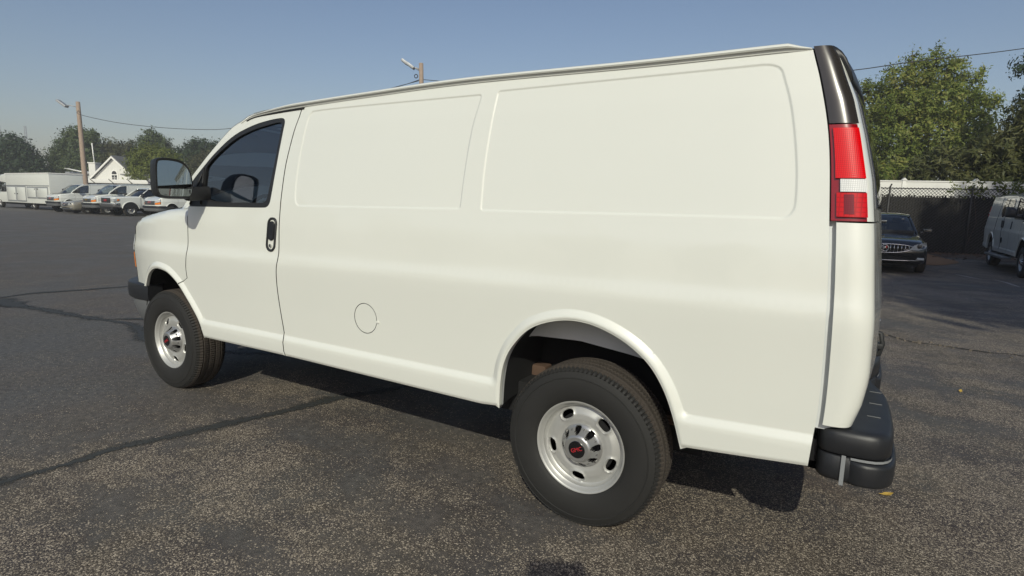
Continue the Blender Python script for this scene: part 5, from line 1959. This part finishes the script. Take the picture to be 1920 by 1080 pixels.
def church():
    v = thing('gabled_house', 'cream gabled house with arched window, dark roof and chimney behind the vans', 'house', (-66.9, 29.0, 0), rad(26))
    b = MB()
    b.prism([(-3.4, 0), (3.4, 0), (3.4, 2.35), (0, 5.35), (-3.4, 2.35)], 1, 0, 7)
    b.build('wall', M['wall_cream'], v)
    b = MB()
    for s_ in (-1, 1):
        P = [(0, 5.42), (s_ * 3.75, 2.12), (s_ * 3.75, 2.28), (0, 5.62)]
        b.prism(P, 1, -.28, 7.2)
    b.build('roof', M['shingle'], v, smooth=False)
    b = MB()
    for s_ in (-1, 1):
        b.prism([(0, 5.32), (s_ * 3.8, 1.98), (s_ * 3.8, 2.18), (0, 5.52)], 1, -.36, -.285)
    b.build('barge_board', M['white_trim'], v, smooth=False)
    P = [(-.36, 2.75), (.36, 2.75), (.36, 3.55)] + [(.36 * math.cos(a), 3.55 + .42 * math.sin(a)) for a in np.linspace(.3, math.pi - .3, 8)] + [(-.36, 3.55)]
    b = MB(); b.prism([(x * 1.2, 3.2 + (z - 3.2) * 1.12) for x, z in P], 1, -.06, .02); w = b.build('arched_window', M['white_trim'], v, smooth=False)
    for x0, x1, z0, z1 in ((-.30, -.03, 2.85, 3.12), (.03, .30, 2.85, 3.12), (-.30, -.03, 3.18, 3.45), (.03, .30, 3.18, 3.45)):
        b = MB(); b.box(((x0 + x1) / 2, -.05, (z0 + z1) / 2), (x1 - x0, .06, z1 - z0)); b.build('pane', M['window_dark'], w, smooth=False)
    b = MB(); b.prism([(.30 * math.cos(a), 3.56 + .36 * math.sin(a)) for a in np.linspace(0, math.pi, 10)], 1, -.08, .0); b.build('arch_pane', M['window_dark'], w, smooth=False)
    b = MB(); b.box((-3.2, 1.0, 2.4), (.8, .8, 4.8), .03); ch = b.build('chimney', M['wall_cream'], v)
    b = MB(); b.box((-3.2, 1.0, 4.78), (.92, .92, .12), .02); b.build('chimney_cap', M['white_trim'], ch)
    b = MB(); b.tube([(-3.2, 1.0, 4.8), (-3.3, 1.0, 7.0)], .06, 8); b.build('vent_pipe', M['white_trim'], ch)
    # low flat annex in front with white fascia and dark gutter
    b = MB(); b.box((5.2, -2.1, 1.2), (18.5, 3.6, 2.4), .02); b.build('annex_wall', M['wall_cream'], v)
    b = MB(); b.box((5.2, -2.1, 2.66), (19.2, 4.2, .44), .03); b.build('annex_fascia', M['white_trim'], v)
    b = MB(); b.box((5.2, -4.26, 2.42), (19.2, .16, .13), .03); b.build('gutter', M['dark_metal'], v)
    for x in np.arange(-3.5, 14.4, 2.1):
        b = MB(); b.tube([(x, -4.27, 2.90), (x + .5, -4.27, 2.50)], .035, 6); b.build('gutter_strap', M['dark_metal'], v)
    for x in np.arange(-2.5, 14.4, 3.4):
        b = MB(); b.box((x, -3.92, 1.3), (1.2, .08, 1.2), .01); w = b.build('window', M['white_trim'], v)
        b = MB(); b.box((x, -3.95, 1.3), (1.04, .06, 1.04), .01); b.build('pane', M['window_dark'], w)
    return v
church()

# ------------------------------------------------------------------ poles with floodlights and wires
def pole(name, label, base, top, r, lamps):
    v = thing(name, label, 'utility pole', base)
    t = Vector(top) - Vector(base)
    b = MB(); b.tube([t * float(q) for q in np.linspace(0, 1, 8)], [r * (1.15 - .35 * q) for q in np.linspace(0, 1, 8)], 12); b.build('pole', M['wood_pole'], v)
    for off, L_, w_, az in lamps:
        p = t + Vector(off[0])
        q = t + Vector(off[1])
        b = MB(); b.tube([p, (p + q) / 2 + Vector((0, 0, .06)), q], .045, 6)
        a = b.build('lamp_arm', M['lamp_grey'], v)
        b = MB()
        b.box((0, 0, 0), (L_, w_, .20), .05, 2, Matrix.Rotation(rad(az), 3, 'Z') @ Matrix.Rotation(rad(35), 3, 'Y'))
        bmesh.ops.translate(b.bm, vec=q + Vector((0, 0, .12)), verts=b.bm.verts[:])
        b.build('floodlight', M['lamp_grey'], a)
    return v
pole('utility_pole', 'leaning wooden pole with floodlight rising behind the box truck', (-53.75, 20.7, 0), (-55.4, 21.3, 9.35), .20, [(((0, 0, -.45), (-1.1, -.75, -.30)), .95, .45, 30)])
p2 = pole('utility_pole', 'wooden pole top with twin floodlights showing above the van roof', (-22.0, 28.4, 0), (-22.9, 29.2, 11.1), .19, [(((0, 0, -.42), (-.65, -.36, -.30)), .62, .5, 28), (((0, 0, -.55), (-1.0, -.55, -.05)), .55, .45, 28)])
b = MB(); b.tube([Vector((-.72, .5, 10.52)) + .12 * Vector((math.cos(a) * .88, math.cos(a) * .47, math.sin(a))) - Vector((.3, .1, .35)) for a in np.linspace(0, 2 * math.pi, 17)], .03, 6, caps=False)
b.build('cable_coil', M['cable'], p2)

def wire(label, pts, r):
    b = MB()
    b.tube([tuple(p) for p in catmull(pts, .8)], r, 5)
    o = b.build('overhead_wire', M['cable'])
    tag(o, label, 'wire', 'overhead wires')
wire('thin wire sagging from the leaning pole toward the van roof', [(-55.2, 21.2, 8.6), (-52.8, 20.3, 8.0), (-50.0, 21.8, 7.4), (-46.8, 23.7, 7.08), (-43.7, 25.5, 7.0), (-41.8, 26.7, 7.15), (-38, 27.5, 7.6), (-30, 28.2, 8.8), (-22.7, 29.1, 9.95)], .022)
wire('wire dropping on both sides of the pole above the van roof', [(-29, 26.0, 8.2), (-24.0, 28.3, 9.5), (-22.75, 29.1, 10.0), (-21.5, 29.9, 9.9), (-14, 31.5, 9.3), (-4, 32.0, 8.8), (3.5, 32.8, 8.9)], .024)
wire('wire rising across the sky above the green tree at right', [(0, 31.0, 8.6), (3.5, 32.8, 8.92), (6.0, 34.4, 9.42), (8.4, 35.9, 9.82), (11.2, 37.7, 10.32), (20, 43, 12)], .024)
for label, base, h in (('faint slender radio mast far behind the trees', (-199, 66.8, 0), 19.6), ('faint radio mast at the left picture edge', (-206, 63.2, 0), 19.6)):
    v = thing('radio_mast', label, 'mast', base)
    b = MB()
    L = [Vector((.45 * math.cos(a), .45 * math.sin(a), 0)) for a in (0, 2.1, 4.2)]
    for p in L:
        b.tube([p, p * .6 + Vector((0, 0, h))], .06, 4)
    for k in range(24):
        z0, z1 = h * k / 24, h * (k + 1) / 24
        for i in range(3):
            b.tube([L[i] * (1 - .4 * z0 / h) + Vector((0, 0, z0)), L[(i + 1) % 3] * (1 - .4 * z1 / h) + Vector((0, 0, z1))], .03, 3)
    b.build('lattice', M['lamp_grey'], v)

# ------------------------------------------------------------------ fences on the right
M['slat'] = simple('dark_privacy_slat', (.016, .014, .0125), .85, var=.3, vscale=3)
M['galv'] = simple('dark_coated_wire', (.035, .033, .031), .6)
FA, FD = Vector((-6.0, 20.6, 0)), Vector((1, .27, 0)).normalized()
FN = Vector((-FD.y, FD.x, 0))
FRZ = math.atan2(FD.y, FD.x)
v = thing('chain_link_fence', 'tall chain link fence with dark privacy slats behind the black sedan', 'fence', FA, FRZ)
FL = 24.0
for k in range(9):
    x = .9 + k * 2.75
    b = MB(); b.tube([(x, -.04, 0), (x, -.04, 2.52)], .035, 8); b.tube([(x, -.04, 2.52), (x + .06, .02, 2.62)], .03, 6); b.build('fence_post', M['galv'], v)
b = MB(); b.tube([(0, -.03, 2.46), (FL, -.03, 2.46)], .022, 6); b.build('top_rail', M['galv'], v)
rngf = random.Random(4)
b = MB()
x = 0
while x < FL:
    h = 2.16 + rngf.uniform(-.03, .05)
    w_ = rngf.uniform(.060, .075)
    if rngf.random() > .06:
        b.box((x, 0.0 + rngf.uniform(-.004, .004), h / 2 + .03), (w_, .008, h))
    x += rngf.uniform(.088, .10)
kind(b.build('privacy_slat', M['slat'], v, smooth=False), 'stuff')
b = MB(); b.box((FL / 2, .03, 1.07), (FL, .012, 2.12)); b.build('screen_cloth', M['slat'], v, smooth=False)
b = MB()
s_ = .125
for k in range(int(FL / s_) + 16):
    x0 = k * s_ - 2.5
    for sg in (1, -1):
        p0, p1 = Vector((x0, -.012 * sg, 0 if sg > 0 else 2.5)), Vector((x0 + 2.5, -.012 * sg, 2.5 if sg > 0 else 0))
        a0, a1 = max(0, -p0.x / 2.5), min(1, (FL - p0.x) / 2.5)
        if a1 > a0:
            b.tube([p0.lerp(p1, a0), p0.lerp(p1, a1)], .010, 3, caps=False)
kind(b.build('wire_mesh', M['galv'], v), 'stuff')

v = thing('vinyl_fence', 'white vinyl board fence showing above the dark chain link fence', 'fence', FA + FN * .75, FRZ)
for k in range(10):
    x = .4 + k * 2.44
    b = MB(); b.box((x, 0, 1.40), (.13, .13, 2.80), .01); p = b.build('fence_post', M['white_trim'], v)
    b = MB(); b.prism([(-.085, 2.80), (.085, 2.80), (.085, 2.83), (0, 2.91), (-.085, 2.83)], 1, -.085, .085); b.build('post_cap', M['white_trim'], p, smooth=False).location = (x, 0, 0)
    if k < 9:
        for j in range(9):
            b = MB(); b.box((x + 1.22, 0, .20 + j * .305), (2.31, .045, .300), .008, 1); b.build('board', M['white_trim'], v)
        b = MB(); b.box((x + 1.22, 0, 2.775), (2.31, .09, .05), .008); b.build('top_rail', M['white_trim'], v)

# dirt and leaf litter along the fence
M['dirt'] = simple('orange_dirt', (.24, .135, .065), .95, var=.35, vscale=5, bump=.5, bscale=20)
dv = []
rngd = random.Random(8)
u_ = np.linspace(0, 26, 90)
far_ = [FA + FD * float(q) + Vector((0, 0, .008)) for q in u_]
near_ = [FA + FD * float(q) - FN * (1.0 + 2.4 * float(sstep(11, 14.5, q)) + .45 * math.sin(q * .9) + .30 * math.sin(q * 2.3 + 1) + rngd.uniform(-.15, .15)) + Vector((0, 0, .008)) for q in u_]
b = MB(); b.grid([near_, far_])
M['verge'] = simple('dark_debris_soil', (.085, .062, .045), .95, var=.5, vscale=6, bump=.6, bscale=25)
o = b.build('dirt_verge', M['verge'])
kind(o, 'structure')
pp = chaikin([(6.15, 22.9), (6.05, 20.0), (6.25, 17.4), (6.6, 17.2), (7.15, 18.4), (7.45, 19.4), (7.25, 20.6), (7.0, 22.2), (6.9, 23.2)], 2)
o = mesh_obj('dirt_patch', [(x, y, .013) for x, y in pp], [tuple(range(len(pp)))], M['dirt'], None, False)
kind(o, 'structure')
M['litter'] = simple('brown_leaf_litter', (.13, .075, .040), .9, var=.5, vscale=25)
b = MB()
for k in range(2600):
    q = rngd.uniform(4, 24)
    p = FA + FD * q - FN * abs(rngd.gauss(0, 1.4)) + Vector((0, 0, rngd.uniform(.012, .05)))
    a = rngd.random() * 6.3
    s_ = rngd.uniform(.03, .075)
    d1 = Vector((math.cos(a), math.sin(a), rngd.uniform(-.4, .4))) * s_
    d2 = Vector((-math.sin(a), math.cos(a), rngd.uniform(-.4, .4))) * s_ * .6
    b.quad([p - d1, p - d2, p + d1, p + d2])
kind(b.build('leaf_litter', M['litter'], smooth=False), 'stuff')

# single leaves lying on the lot
M['yellow_leaf'] = simple('yellow_leaf', (.45, .30, .06), .7, var=.25, vscale=60)
for label, (x, y), a, s_ in (('yellow fallen leaf on the asphalt right below the rear bumper', (4.71, .20), .4, .030), ('small yellow leaf on the asphalt right of the rear bumper, farther away', (5.33, 2.68), 1.3, .030)):
    V = [(-1, 0, .012), (-.4, .42, .016), (.3, .40, .02), (1.0, 0, .03), (.3, -.40, .008), (-.4, -.42, .006), (0, 0, .004), (-1.5, .05, .006)]
    V = [((px * math.cos(a) - py * math.sin(a)) * s_ + x, (px * math.sin(a) + py * math.cos(a)) * s_ + y, .006 + pz * .5) for px, py, pz in V]
    o = mesh_obj('fallen_leaf', V, [(0, 1, 6), (1, 2, 6), (2, 3, 6), (3, 4, 6), (4, 5, 6), (5, 0, 6), (7, 0, 5)], M['yellow_leaf'], None, False)
    tag(o, label, 'leaf', 'fallen leaves on the lot')

# ------------------------------------------------------------------ trees
def leaf_mat(name, cols, trans=.35):
    m, nt, b = new_mat(name)
    L = nt.links.new
    ge = N(nt, 'ShaderNodeNewGeometry')
    cr = N(nt, 'ShaderNodeValToRGB')
    cr.color_ramp.interpolation = 'LINEAR'
    els = cr.color_ramp.elements
    while len(els) < len(cols):
        els.new(.5)
    for i, c in enumerate(cols):
        els[i].position = i / (len(cols) - 1)
        els[i].color = c + (1,)
    tc = N(nt, 'ShaderNodeTexCoord')
    no = N(nt, 'ShaderNodeTexNoise')
    no.inputs['Scale'].default_value = .55
    no.inputs['Detail'].default_value = 4
    L(tc.outputs['Object'], no.inputs['Vector'])
    ad = N(nt, 'ShaderNodeMath', operation='ADD')
    mu = N(nt, 'ShaderNodeMath', operation='MULTIPLY')
    mu.inputs[1].default_value = .55
    L(ge.outputs['Random Per Island'], mu.inputs[0])
    mr = N(nt, 'ShaderNodeMapRange')
    mr.inputs['From Min'].default_value = .3; mr.inputs['From Max'].default_value = .7
    mr.inputs['To Min'].default_value = 0; mr.inputs['To Max'].default_value = .45
    L(no.outputs['Fac'], mr.inputs['Value'])
    L(mu.outputs[0], ad.inputs[0]); L(mr.outputs[0], ad.inputs[1])
    L(ad.outputs[0], cr.inputs['Fac'])
    L(cr.outputs['Color'], b.inputs['Base Color'])
    b.inputs['Roughness'].default_value = .55
    b.inputs['Specular IOR Level'].default_value = .3
    tr = N(nt, 'ShaderNodeBsdfTranslucent')
    L(cr.outputs['Color'], tr.inputs['Color'])
    mx = N(nt, 'ShaderNodeMixShader')
    mx.inputs[0].default_value = trans
    L(b.outputs[0], mx.inputs[1]); L(tr.outputs[0], mx.inputs[2])
    L(mx.outputs[0], nt.nodes['Material Output'].inputs['Surface'])
    return m
M['leaf_green'] = leaf_mat('fresh_green_leaf', [(.055, .090, .018), (.15, .20, .038), (.25, .28, .065), (.34, .28, .08)])
M['leaf_dark'] = leaf_mat('dark_green_leaf', [(.014, .030, .012), (.028, .052, .018), (.045, .070, .022)], .2)
M['leaf_far'] = leaf_mat('far_tree_leaf', [(.048, .072, .032), (.085, .118, .044), (.125, .15, .055)], .3)
M['leaf_bright'] = leaf_mat('bright_shrub_leaf', [(.08, .11, .022), (.15, .18, .038), (.21, .22, .055)], .35)
M['leaf_olive'] = leaf_mat('olive_leaf', [(.045, .055, .022), (.075, .080, .030), (.11, .10, .04)], .3)
M['leaf_fern'] = leaf_mat('fern_olive_leaf', [(.06, .075, .028), (.12, .13, .045), (.19, .18, .07)], .35)
M['bark'] = simple('bark', (.10, .075, .055), .9, var=.3, vscale=6, bump=.6, bscale=14)

def crown_mesh(name, lobes, n, size, mat, parent, seed, elong=1.0, droop=.0, hollow=.55):
    """leaf quads grouped in sprays inside the lobes' volume; lobes: (x, y, z, radius)"""
    rng = np.random.default_rng(seed)
    lob = np.array(lobes, float)
    wgt = lob[:, 3] ** 2.2
    wgt /= wgt.sum()
    per = 16
    ns = max(8, n // per)
    li = rng.choice(len(lob), ns, p=wgt)
    d = rng.normal(size=(ns, 3)); d /= np.linalg.norm(d, axis=1)[:, None]
    rad_ = lob[li, 3] * (hollow + (1 - hollow) * rng.random(ns) ** .6) * (1 + .16 * rng.normal(size=ns))
    sc_ = lob[li, :3] + d * rad_[:, None] * np.array([1, 1, .85])
    # sprays: a short twig direction, leaves along it
    tw = d * .8 + rng.normal(size=(ns, 3)) * .6 + np.array([0, 0, .25 - droop])
    tw /= np.linalg.norm(tw, axis=1)[:, None]
    L_ = size * 4.2
    c = np.repeat(sc_, per, 0) + np.repeat(tw, per, 0) * (rng.random((ns * per, 1)) - .3) * L_ + rng.normal(size=(ns * per, 3)) * size * .85
    m_ = len(c)
    nd = np.repeat(d, per, 0) * 1.0 + rng.normal(size=(m_, 3)) * .55 + np.array([0, 0, .35])
    nd /= np.linalg.norm(nd, axis=1)[:, None]
    ax = rng.normal(size=(m_, 3)) + np.repeat(tw, per, 0) * (elong - 1)
    ax -= nd * (ax * nd).sum(1)[:, None]
    ax /= np.linalg.norm(ax, axis=1)[:, None]
    bx = np.cross(nd, ax)
    s = size * (.45 + 1.25 * rng.random((m_, 1)) ** 1.6)
    a = ax * s * .5 * elong
    q = bx * s * .5 * .62
    V = np.empty((m_, 4, 3))
    V[:, 0] = c - a; V[:, 1] = c + q; V[:, 2] = c + a; V[:, 3] = c - q
    V = V.reshape(-1, 3)
    V[:, 2] = np.maximum(V[:, 2], .05)
    me = bpy.data.meshes.new(name)
    me.vertices.add(len(V)); me.vertices.foreach_set('co', V.ravel().astype(np.float32))
    me.loops.add(len(V)); me.loops.foreach_set('vertex_index', np.arange(len(V), dtype=np.int32))
    me.polygons.add(m_)
    me.polygons.foreach_set('loop_start', np.arange(0, len(V), 4, dtype=np.int32))
    me.update(calc_edges=True)
    me.validate()
    me.materials.append(mat)
    return link(bpy.data.objects.new(name, me), parent)

def make_tree(label, base, lobes, n, size, mat, seed, name='leafy_tree', trunk_r=.16, group=None, elong=1.5, hollow=.5, droop=0.0):
    v = thing(name, label, 'tree', base, 0, group)
    rng = random.Random(seed)
    b = MB()
    lob = sorted(lobes, key=lambda l: l[2])
    fork = min(l[2] for l in lobes) * .75 + .3
    cx = np.mean([l[0] for l in lobes]) * .4
    cy = np.mean([l[1] for l in lobes]) * .4
    b.tube([(0, 0, -.05), (cx * .3, cy * .3, fork * .5), (cx * .6, cy * .6, fork)], [trunk_r * 1.25, trunk_r, trunk_r * .8], 9)
    for l in lobes:
        e = Vector(l[:3])
        s0 = Vector((cx * .6, cy * .6, fork * rng.uniform(.75, 1.0)))
        mid = s0.lerp(e, .5) + Vector((rng.uniform(-.2, .2), rng.uniform(-.2, .2), rng.uniform(0, .3)))
        b.tube([s0, mid, e], [trunk_r * .5, trunk_r * .32, trunk_r * .12], 6)
        for k in range(3):
            d = Vector((rng.gauss(0, 1), rng.gauss(0, 1), rng.gauss(.3, .8))).normalized() * l[3] * .85
            b.tube([mid.lerp(e, .5), e + d * .5, e + d], [trunk_r * .16, trunk_r * .09, trunk_r * .03], 4)
    b.build('trunk', M['bark'], v)
    crown_mesh('crown', lobes, n, size, mat, v, seed, elong, droop, hollow)
    return v

def blob_lobes(w, d, h0, h1, n, r, seed):
    """uneven crown of n lobes in an ellipsoid w x d between heights h0 and h1"""
    rng = random.Random(seed)
    out = []
    for k in range(n):
        u = rng.uniform(-1, 1)
        a = rng.uniform(0, 2 * math.pi)
        q = math.sqrt(max(0, 1 - u * u)) * rng.uniform(.45, .85)
        out.append((w * q * math.cos(a), d * q * math.sin(a), (h0 + h1) / 2 + u * (h1 - h0) / 2 * .72, r * rng.uniform(.7, 1.25)))
    return out

# the green tree beyond the fence at right
G1 = [(-2.6, -.4, 6.6, 1.25), (-1.9, .2, 7.9, 1.2), (-1.0, -.3, 8.6, 1.05), (.0, .2, 9.1, .95), (-.35, 0, 9.75, .55), (.62, .1, 9.7, .60), (1.2, -.2, 8.8, 1.15), (2.2, .1, 8.2, 1.05), (2.7, -.2, 7.2, 1.15),
      (-.8, -.9, 7.2, 1.5), (.9, -1.0, 7.3, 1.5), (.0, .4, 7.6, 1.5), (-2.0, -.9, 5.6, 1.3), (-.6, -1.2, 5.5, 1.5), (1.0, -1.2, 5.6, 1.5), (2.4, -.7, 6.0, 1.25), (-2.2, -.6, 4.4, 1.2), (-.7, -1.1, 4.2, 1.3),
      (.8, -1.1, 4.3, 1.3), (2.2, -.6, 4.8, 1.0), (3.1, .1, 5.6, .8), (-3.0, 0, 5.2, .9), (-2.6, -.3, 3.4, 1.1), (-1.1, -.8, 3.2, 1.1), (.6, -.9, 3.2, 1.1)]
make_tree('fresh green maple-like tree with a few yellowing twigs above the fence', (6.75, 36.8, 0), [(-1.3, .1, 9.55, .38), (-.45, 0, 10.35, .36), (.7, .1, 10.35, .36), (1.6, 0, 9.75, .42), (-2.5, .1, 8.8, .36), (2.6, 0, 9.0, .36), (-3.2, 0, 7.6, .36), (3.3, 0, 7.6, .40), (3.3, 0, 6.4, .4)] + [(x * .97, y * 1.2, z * 1.02 - .1, r * .9) for x, y, z, r in G1], 60000, .115, M['leaf_green'], 11, trunk_r=.2, hollow=.55)
# dark tree at the right edge, with the ferny shrub below it
D1 = [(-.3, 0, 8.3, .75), (.2, 0, 7.4, .9), (-.2, .1, 6.4, .8), (1.3, 0, 8.8, 1.3), (1.6, .2, 7.4, 1.5), (1.2, 0, 5.8, 1.4), (2.8, 0, 8.0, 1.8), (3.2, .3, 6.0, 1.9), (.5, -.2, 4.7, 1.2), (1.8, -.2, 4.3, 1.5), (.4, -.2, 3.3, 1.1), (2.6, 0, 3.2, 1.5)]
make_tree('dark green tree cut off by the right picture edge', (11.0, 31.9, 0), D1, 26000, .12, M['leaf_dark'], 12, trunk_r=.2, hollow=.4)
F1 = [(-2.6, -.3, 3.2, .35), (-2.2, -.3, 3.65, .32), (-1.5, -.3, 4.1, .35), (-1.9, -.3, 3.35, .5), (-1.1, -.3, 3.6, .6), (-.2, -.3, 3.9, .8), (.6, -.2, 4.4, .8), (1.2, 0, 5.0, .8), (1.4, 0, 5.7, .6), (-.6, -.2, 2.9, .7), (.5, -.2, 3.1, .9), (1.4, 0, 3.6, .9), (-1.5, -.3, 2.7, .5)]
make_tree('feathery olive shrub leaning over the fence between green and dark trees', (8.9, 28.5, 0), F1, 15000, .10, M['leaf_fern'], 13, name='ferny_shrub', trunk_r=.07, elong=2.6, hollow=.2)
make_tree('low dark hedge tree filling the gap behind the vinyl fence', (4.3, 31.0, 0), blob_lobes(3.2, 1.2, 1.0, 4.2, 12, 1.0, 3), 9000, .14, M['leaf_green'], 14, trunk_r=.1, hollow=.3)
make_tree('dark undergrowth tree below the right hand dark tree', (11.8, 30.5, 0), blob_lobes(3.0, 1.2, .8, 4.0, 12, 1.1, 4), 9000, .14, M['leaf_dark'], 15, trunk_r=.1, hollow=.3)
# vine hanging over the fence
vn = thing('creeper_vine', 'leafy vine hanging over the fence top behind the right hand van', 'vine', FA + FD * 16.6, FRZ)
b = MB()
for k in range(7):
    x = -2.0 + k * .75
    b.tube([(x, -.06, .0), (x + .3, -.07, 1.2), (x + .1, -.09, 2.2), (x + .4, -.12, 2.55)], .006, 4)
b.build('stem', M['bark'], vn)
crown_mesh('foliage', [(-1.9, -.1, 2.45, .32), (-1.2, -.1, 2.62, .34), (-.5, -.12, 2.5, .30), (.2, -.1, 2.66, .38), (1.0, -.12, 2.55, .36), (1.8, -.1, 2.7, .42), (2.6, -.1, 2.6, .4), (-.9, -.14, 2.2, .26), (.8, -.14, 2.1, .28), (2.2, -.1, 2.2, .3), (-2.6, -.1, 2.5, .2), (3.4, -.1, 2.7, .4)], 2400, .085, M['leaf_bright'], vn, 21, 1.3, .3, .2)

# trees across the street at left
for label, base, lobes, n, sz, mt in (
    ('dark sweeping conifer at the left picture edge', (-104.5, 32.5, 0), [(0, 0, 8.6, 1.6), (1.2, 0, 7.6, 1.7), (2.6, .6, 6.6, 1.6), (3.9, 1.0, 5.6, 1.5), (5.0, 1.4, 4.6, 1.2), (-.5, 0, 6.4, 2.4), (1.6, .4, 5.2, 2.2), (3.2, .8, 3.9, 2.0), (0, 0, 4.0, 2.4), (-3, -1, 7, 2.6), (-2.5, -1, 4, 2.6)], 24000, 0.26, M['leaf_dark']),
    ('tall broad tree with rounded crown behind the leaning pole', (-97.3, 38.2, 0), [(-.6, 0, 9.5, 1.7), (1.0, .4, 9.7, 1.6), (-2.3, -.6, 8.3, 1.8), (-3.5, -1.2, 6.8, 1.7), (2.6, .8, 8.8, 1.6), (0, 0, 7.6, 2.4), (-4.0, -1.4, 5.2, 1.6), (-1.8, -.5, 5.8, 2.4), (2.4, .8, 6.6, 2.2), (0, 0, 5.0, 2.4), (-3.2, -1, 3.7, 1.8), (2.8, 1, 4.5, 2.2)], 36000, 0.24, M['leaf_far']),
    ('mid height tree filling in right of the tall broad tree', (-92.2, 41.2, 0), [(-1.2, -.4, 8.0, 1.4), (.6, .3, 7.5, 1.4), (1.6, .8, 8.0, 1.3), (-.3, 0, 6.3, 1.9), (1.8, .8, 6.1, 1.9), (0, 0, 4.6, 2.2), (2.2, 1.0, 4.4, 2.0)], 20000, 0.22, M['leaf_olive']),
    ('pointed grey green tree behind the gabled house', (-87.6, 43.8, 0), [(-.3, 0, 10.3, .9), (.4, .3, 9.5, 1.1), (-.8, -.4, 9.1, 1.2), (1.5, .8, 9.0, .9), (0, 0, 8.0, 1.7), (1.6, .9, 7.6, 1.3), (-.8, -.4, 6.6, 1.8), (1.2, .6, 6.2, 1.9), (0, 0, 4.8, 2.2)], 24000, 0.21, M['leaf_far']),
    ('bright yellow green tree right of the gabled roof', (-62.6, 30.9, 0), [(-1.6, -.8, 5.1, 1.1), (-.4, -.2, 5.7, 1.2), (.8, .4, 5.5, 1.2), (1.8, .9, 5.0, 1.2), (-1.0, -.5, 3.9, 1.4), (.6, .3, 4.0, 1.5), (2.2, 1.1, 3.8, 1.3)], 24000, 0.16, M['leaf_bright']),
    ('dark round topped tree seen beside the side mirror', (-81.0, 47.2, 0), [(-.8, -.4, 8.4, 1.4), (.7, .4, 8.6, 1.3), (2.2, 1.2, 8.3, 1.4), (-2, -1, 7.2, 1.6), (.4, .2, 6.8, 2.1), (2.8, 1.6, 6.6, 2.0), (0, 0, 5, 2.4), (4.6, 2.4, 6.4, 2.0), (6.5, 3.4, 7.4, 1.8)], 24000, 0.22, M['leaf_dark']),
    ('olive tree behind the side mirror and window pillar', (-74.0, 44.6, 0), [(-1.6, -.8, 5.8, 1.5), (.2, .1, 6.5, 1.6), (2.0, 1.0, 6.4, 1.6), (-.8, -.4, 4.4, 1.8), (1.6, .9, 4.3, 1.9), (4.0, 2.2, 5.6, 1.8)], 22000, 0.18, M['leaf_olive'])):
    make_tree(label, base, lobes, n, sz, mt, int(-base[0] * 7), trunk_r=.28, group='trees beyond the building', hollow=.35)

ORD = ('leftmost', 'second from the left', 'third from the left', 'fourth from the left', 'fifth from the left', 'rightmost')
# trees hidden behind the van's body, standing in the same row (seen through its cab and from a step aside)
for k, (x, y, h) in enumerate(((-60, 52, 9), (-47, 56, 8), (-34, 55, 9.5), (-20, 52, 8.5), (-8, 48, 9), (0, 44, 8))):
    make_tree('%s tree of the row hidden behind the van body' % ORD[k], (x, y, 0), blob_lobes(3.6, 3, 2.2, h, 16, 1.7, 40 + k), 6000, .36, M['leaf_far'], 60 + k, trunk_r=.25, group='row of trees hidden behind the van', hollow=.35)

# the trees that shade the right-hand part of the lot, and those mirrored in the cab window
for k, (x, y, w_, h0, h1, n) in enumerate(SHADE):
    make_tree('tall shade tree outside the frame, %s' % ('nearest the van', 'southern outer', 'second nearest the van', 'outermost', 'nearest the right hand van', 'smallest')[k], (x, y, 0), blob_lobes(w_, w_, h0, h1, 20, w_ * .42, 80 + k), n, .42, M['leaf_dark'], 90 + k, name='shade_tree', trunk_r=.3, group='trees that shade the right side of the lot', hollow=.15)
for k, (x, y, h) in enumerate(((-12, -34, 9), (-22, -30, 8), (-3, -38, 10), (8, -36, 9), (-34, -28, 9))):
    make_tree('tree behind the photographer, %s' % ('second nearest to the parked row', 'third nearest to the parked row', 'straight behind', 'farthest to the right', 'nearest to the parked row')[k], (x, y, 0), blob_lobes(3.4, 3, 2.0, h, 14, 1.6, 140 + k), 5000, .36, M['leaf_far'], 150 + k, trunk_r=.25, group='trees behind the photographer', hollow=.35)

# a far wood closes the horizon all round
rngw = random.Random(77)
lw = []
for a in np.arange(-118, 250, 3.2):
    d_ = 185 + rngw.uniform(-18, 22)
    h_ = rngw.uniform(4.5, 7.0)
    lw.append((d_ * math.sin(rad(a)), d_ * math.cos(rad(a)), h_ * .55, h_ * .9))
    lw.append((d_ * math.sin(rad(a + 1.6)), d_ * math.cos(rad(a + 1.6)), h_ * .35, h_ * .75))
kind(crown_mesh('far_wood', lw, 30000, 1.1, M['leaf_far'], None, 200, 1.2, 0.0, .4), 'stuff')

# ------------------------------------------------------------------ summer haze over the whole lot
hz = bpy.data.materials.new('summer_haze')
hz.use_nodes = True
_n = hz.node_tree
_n.nodes.remove(_n.nodes['Principled BSDF'])
pv = N(_n, 'ShaderNodeVolumePrincipled')
pv.inputs['Color'].default_value = (.93, .95, .98, 1)
pv.inputs['Density'].default_value = .0013
pv.inputs['Anisotropy'].default_value = 0.0
_n.links.new(pv.outputs[0], _n.nodes['Material Output'].inputs['Volume'])
b = MB(); b.box((0, 0, 12.25), (860, 860, 26.5))
o = b.build('haze', hz, smooth=False)
kind(o, 'stuff')
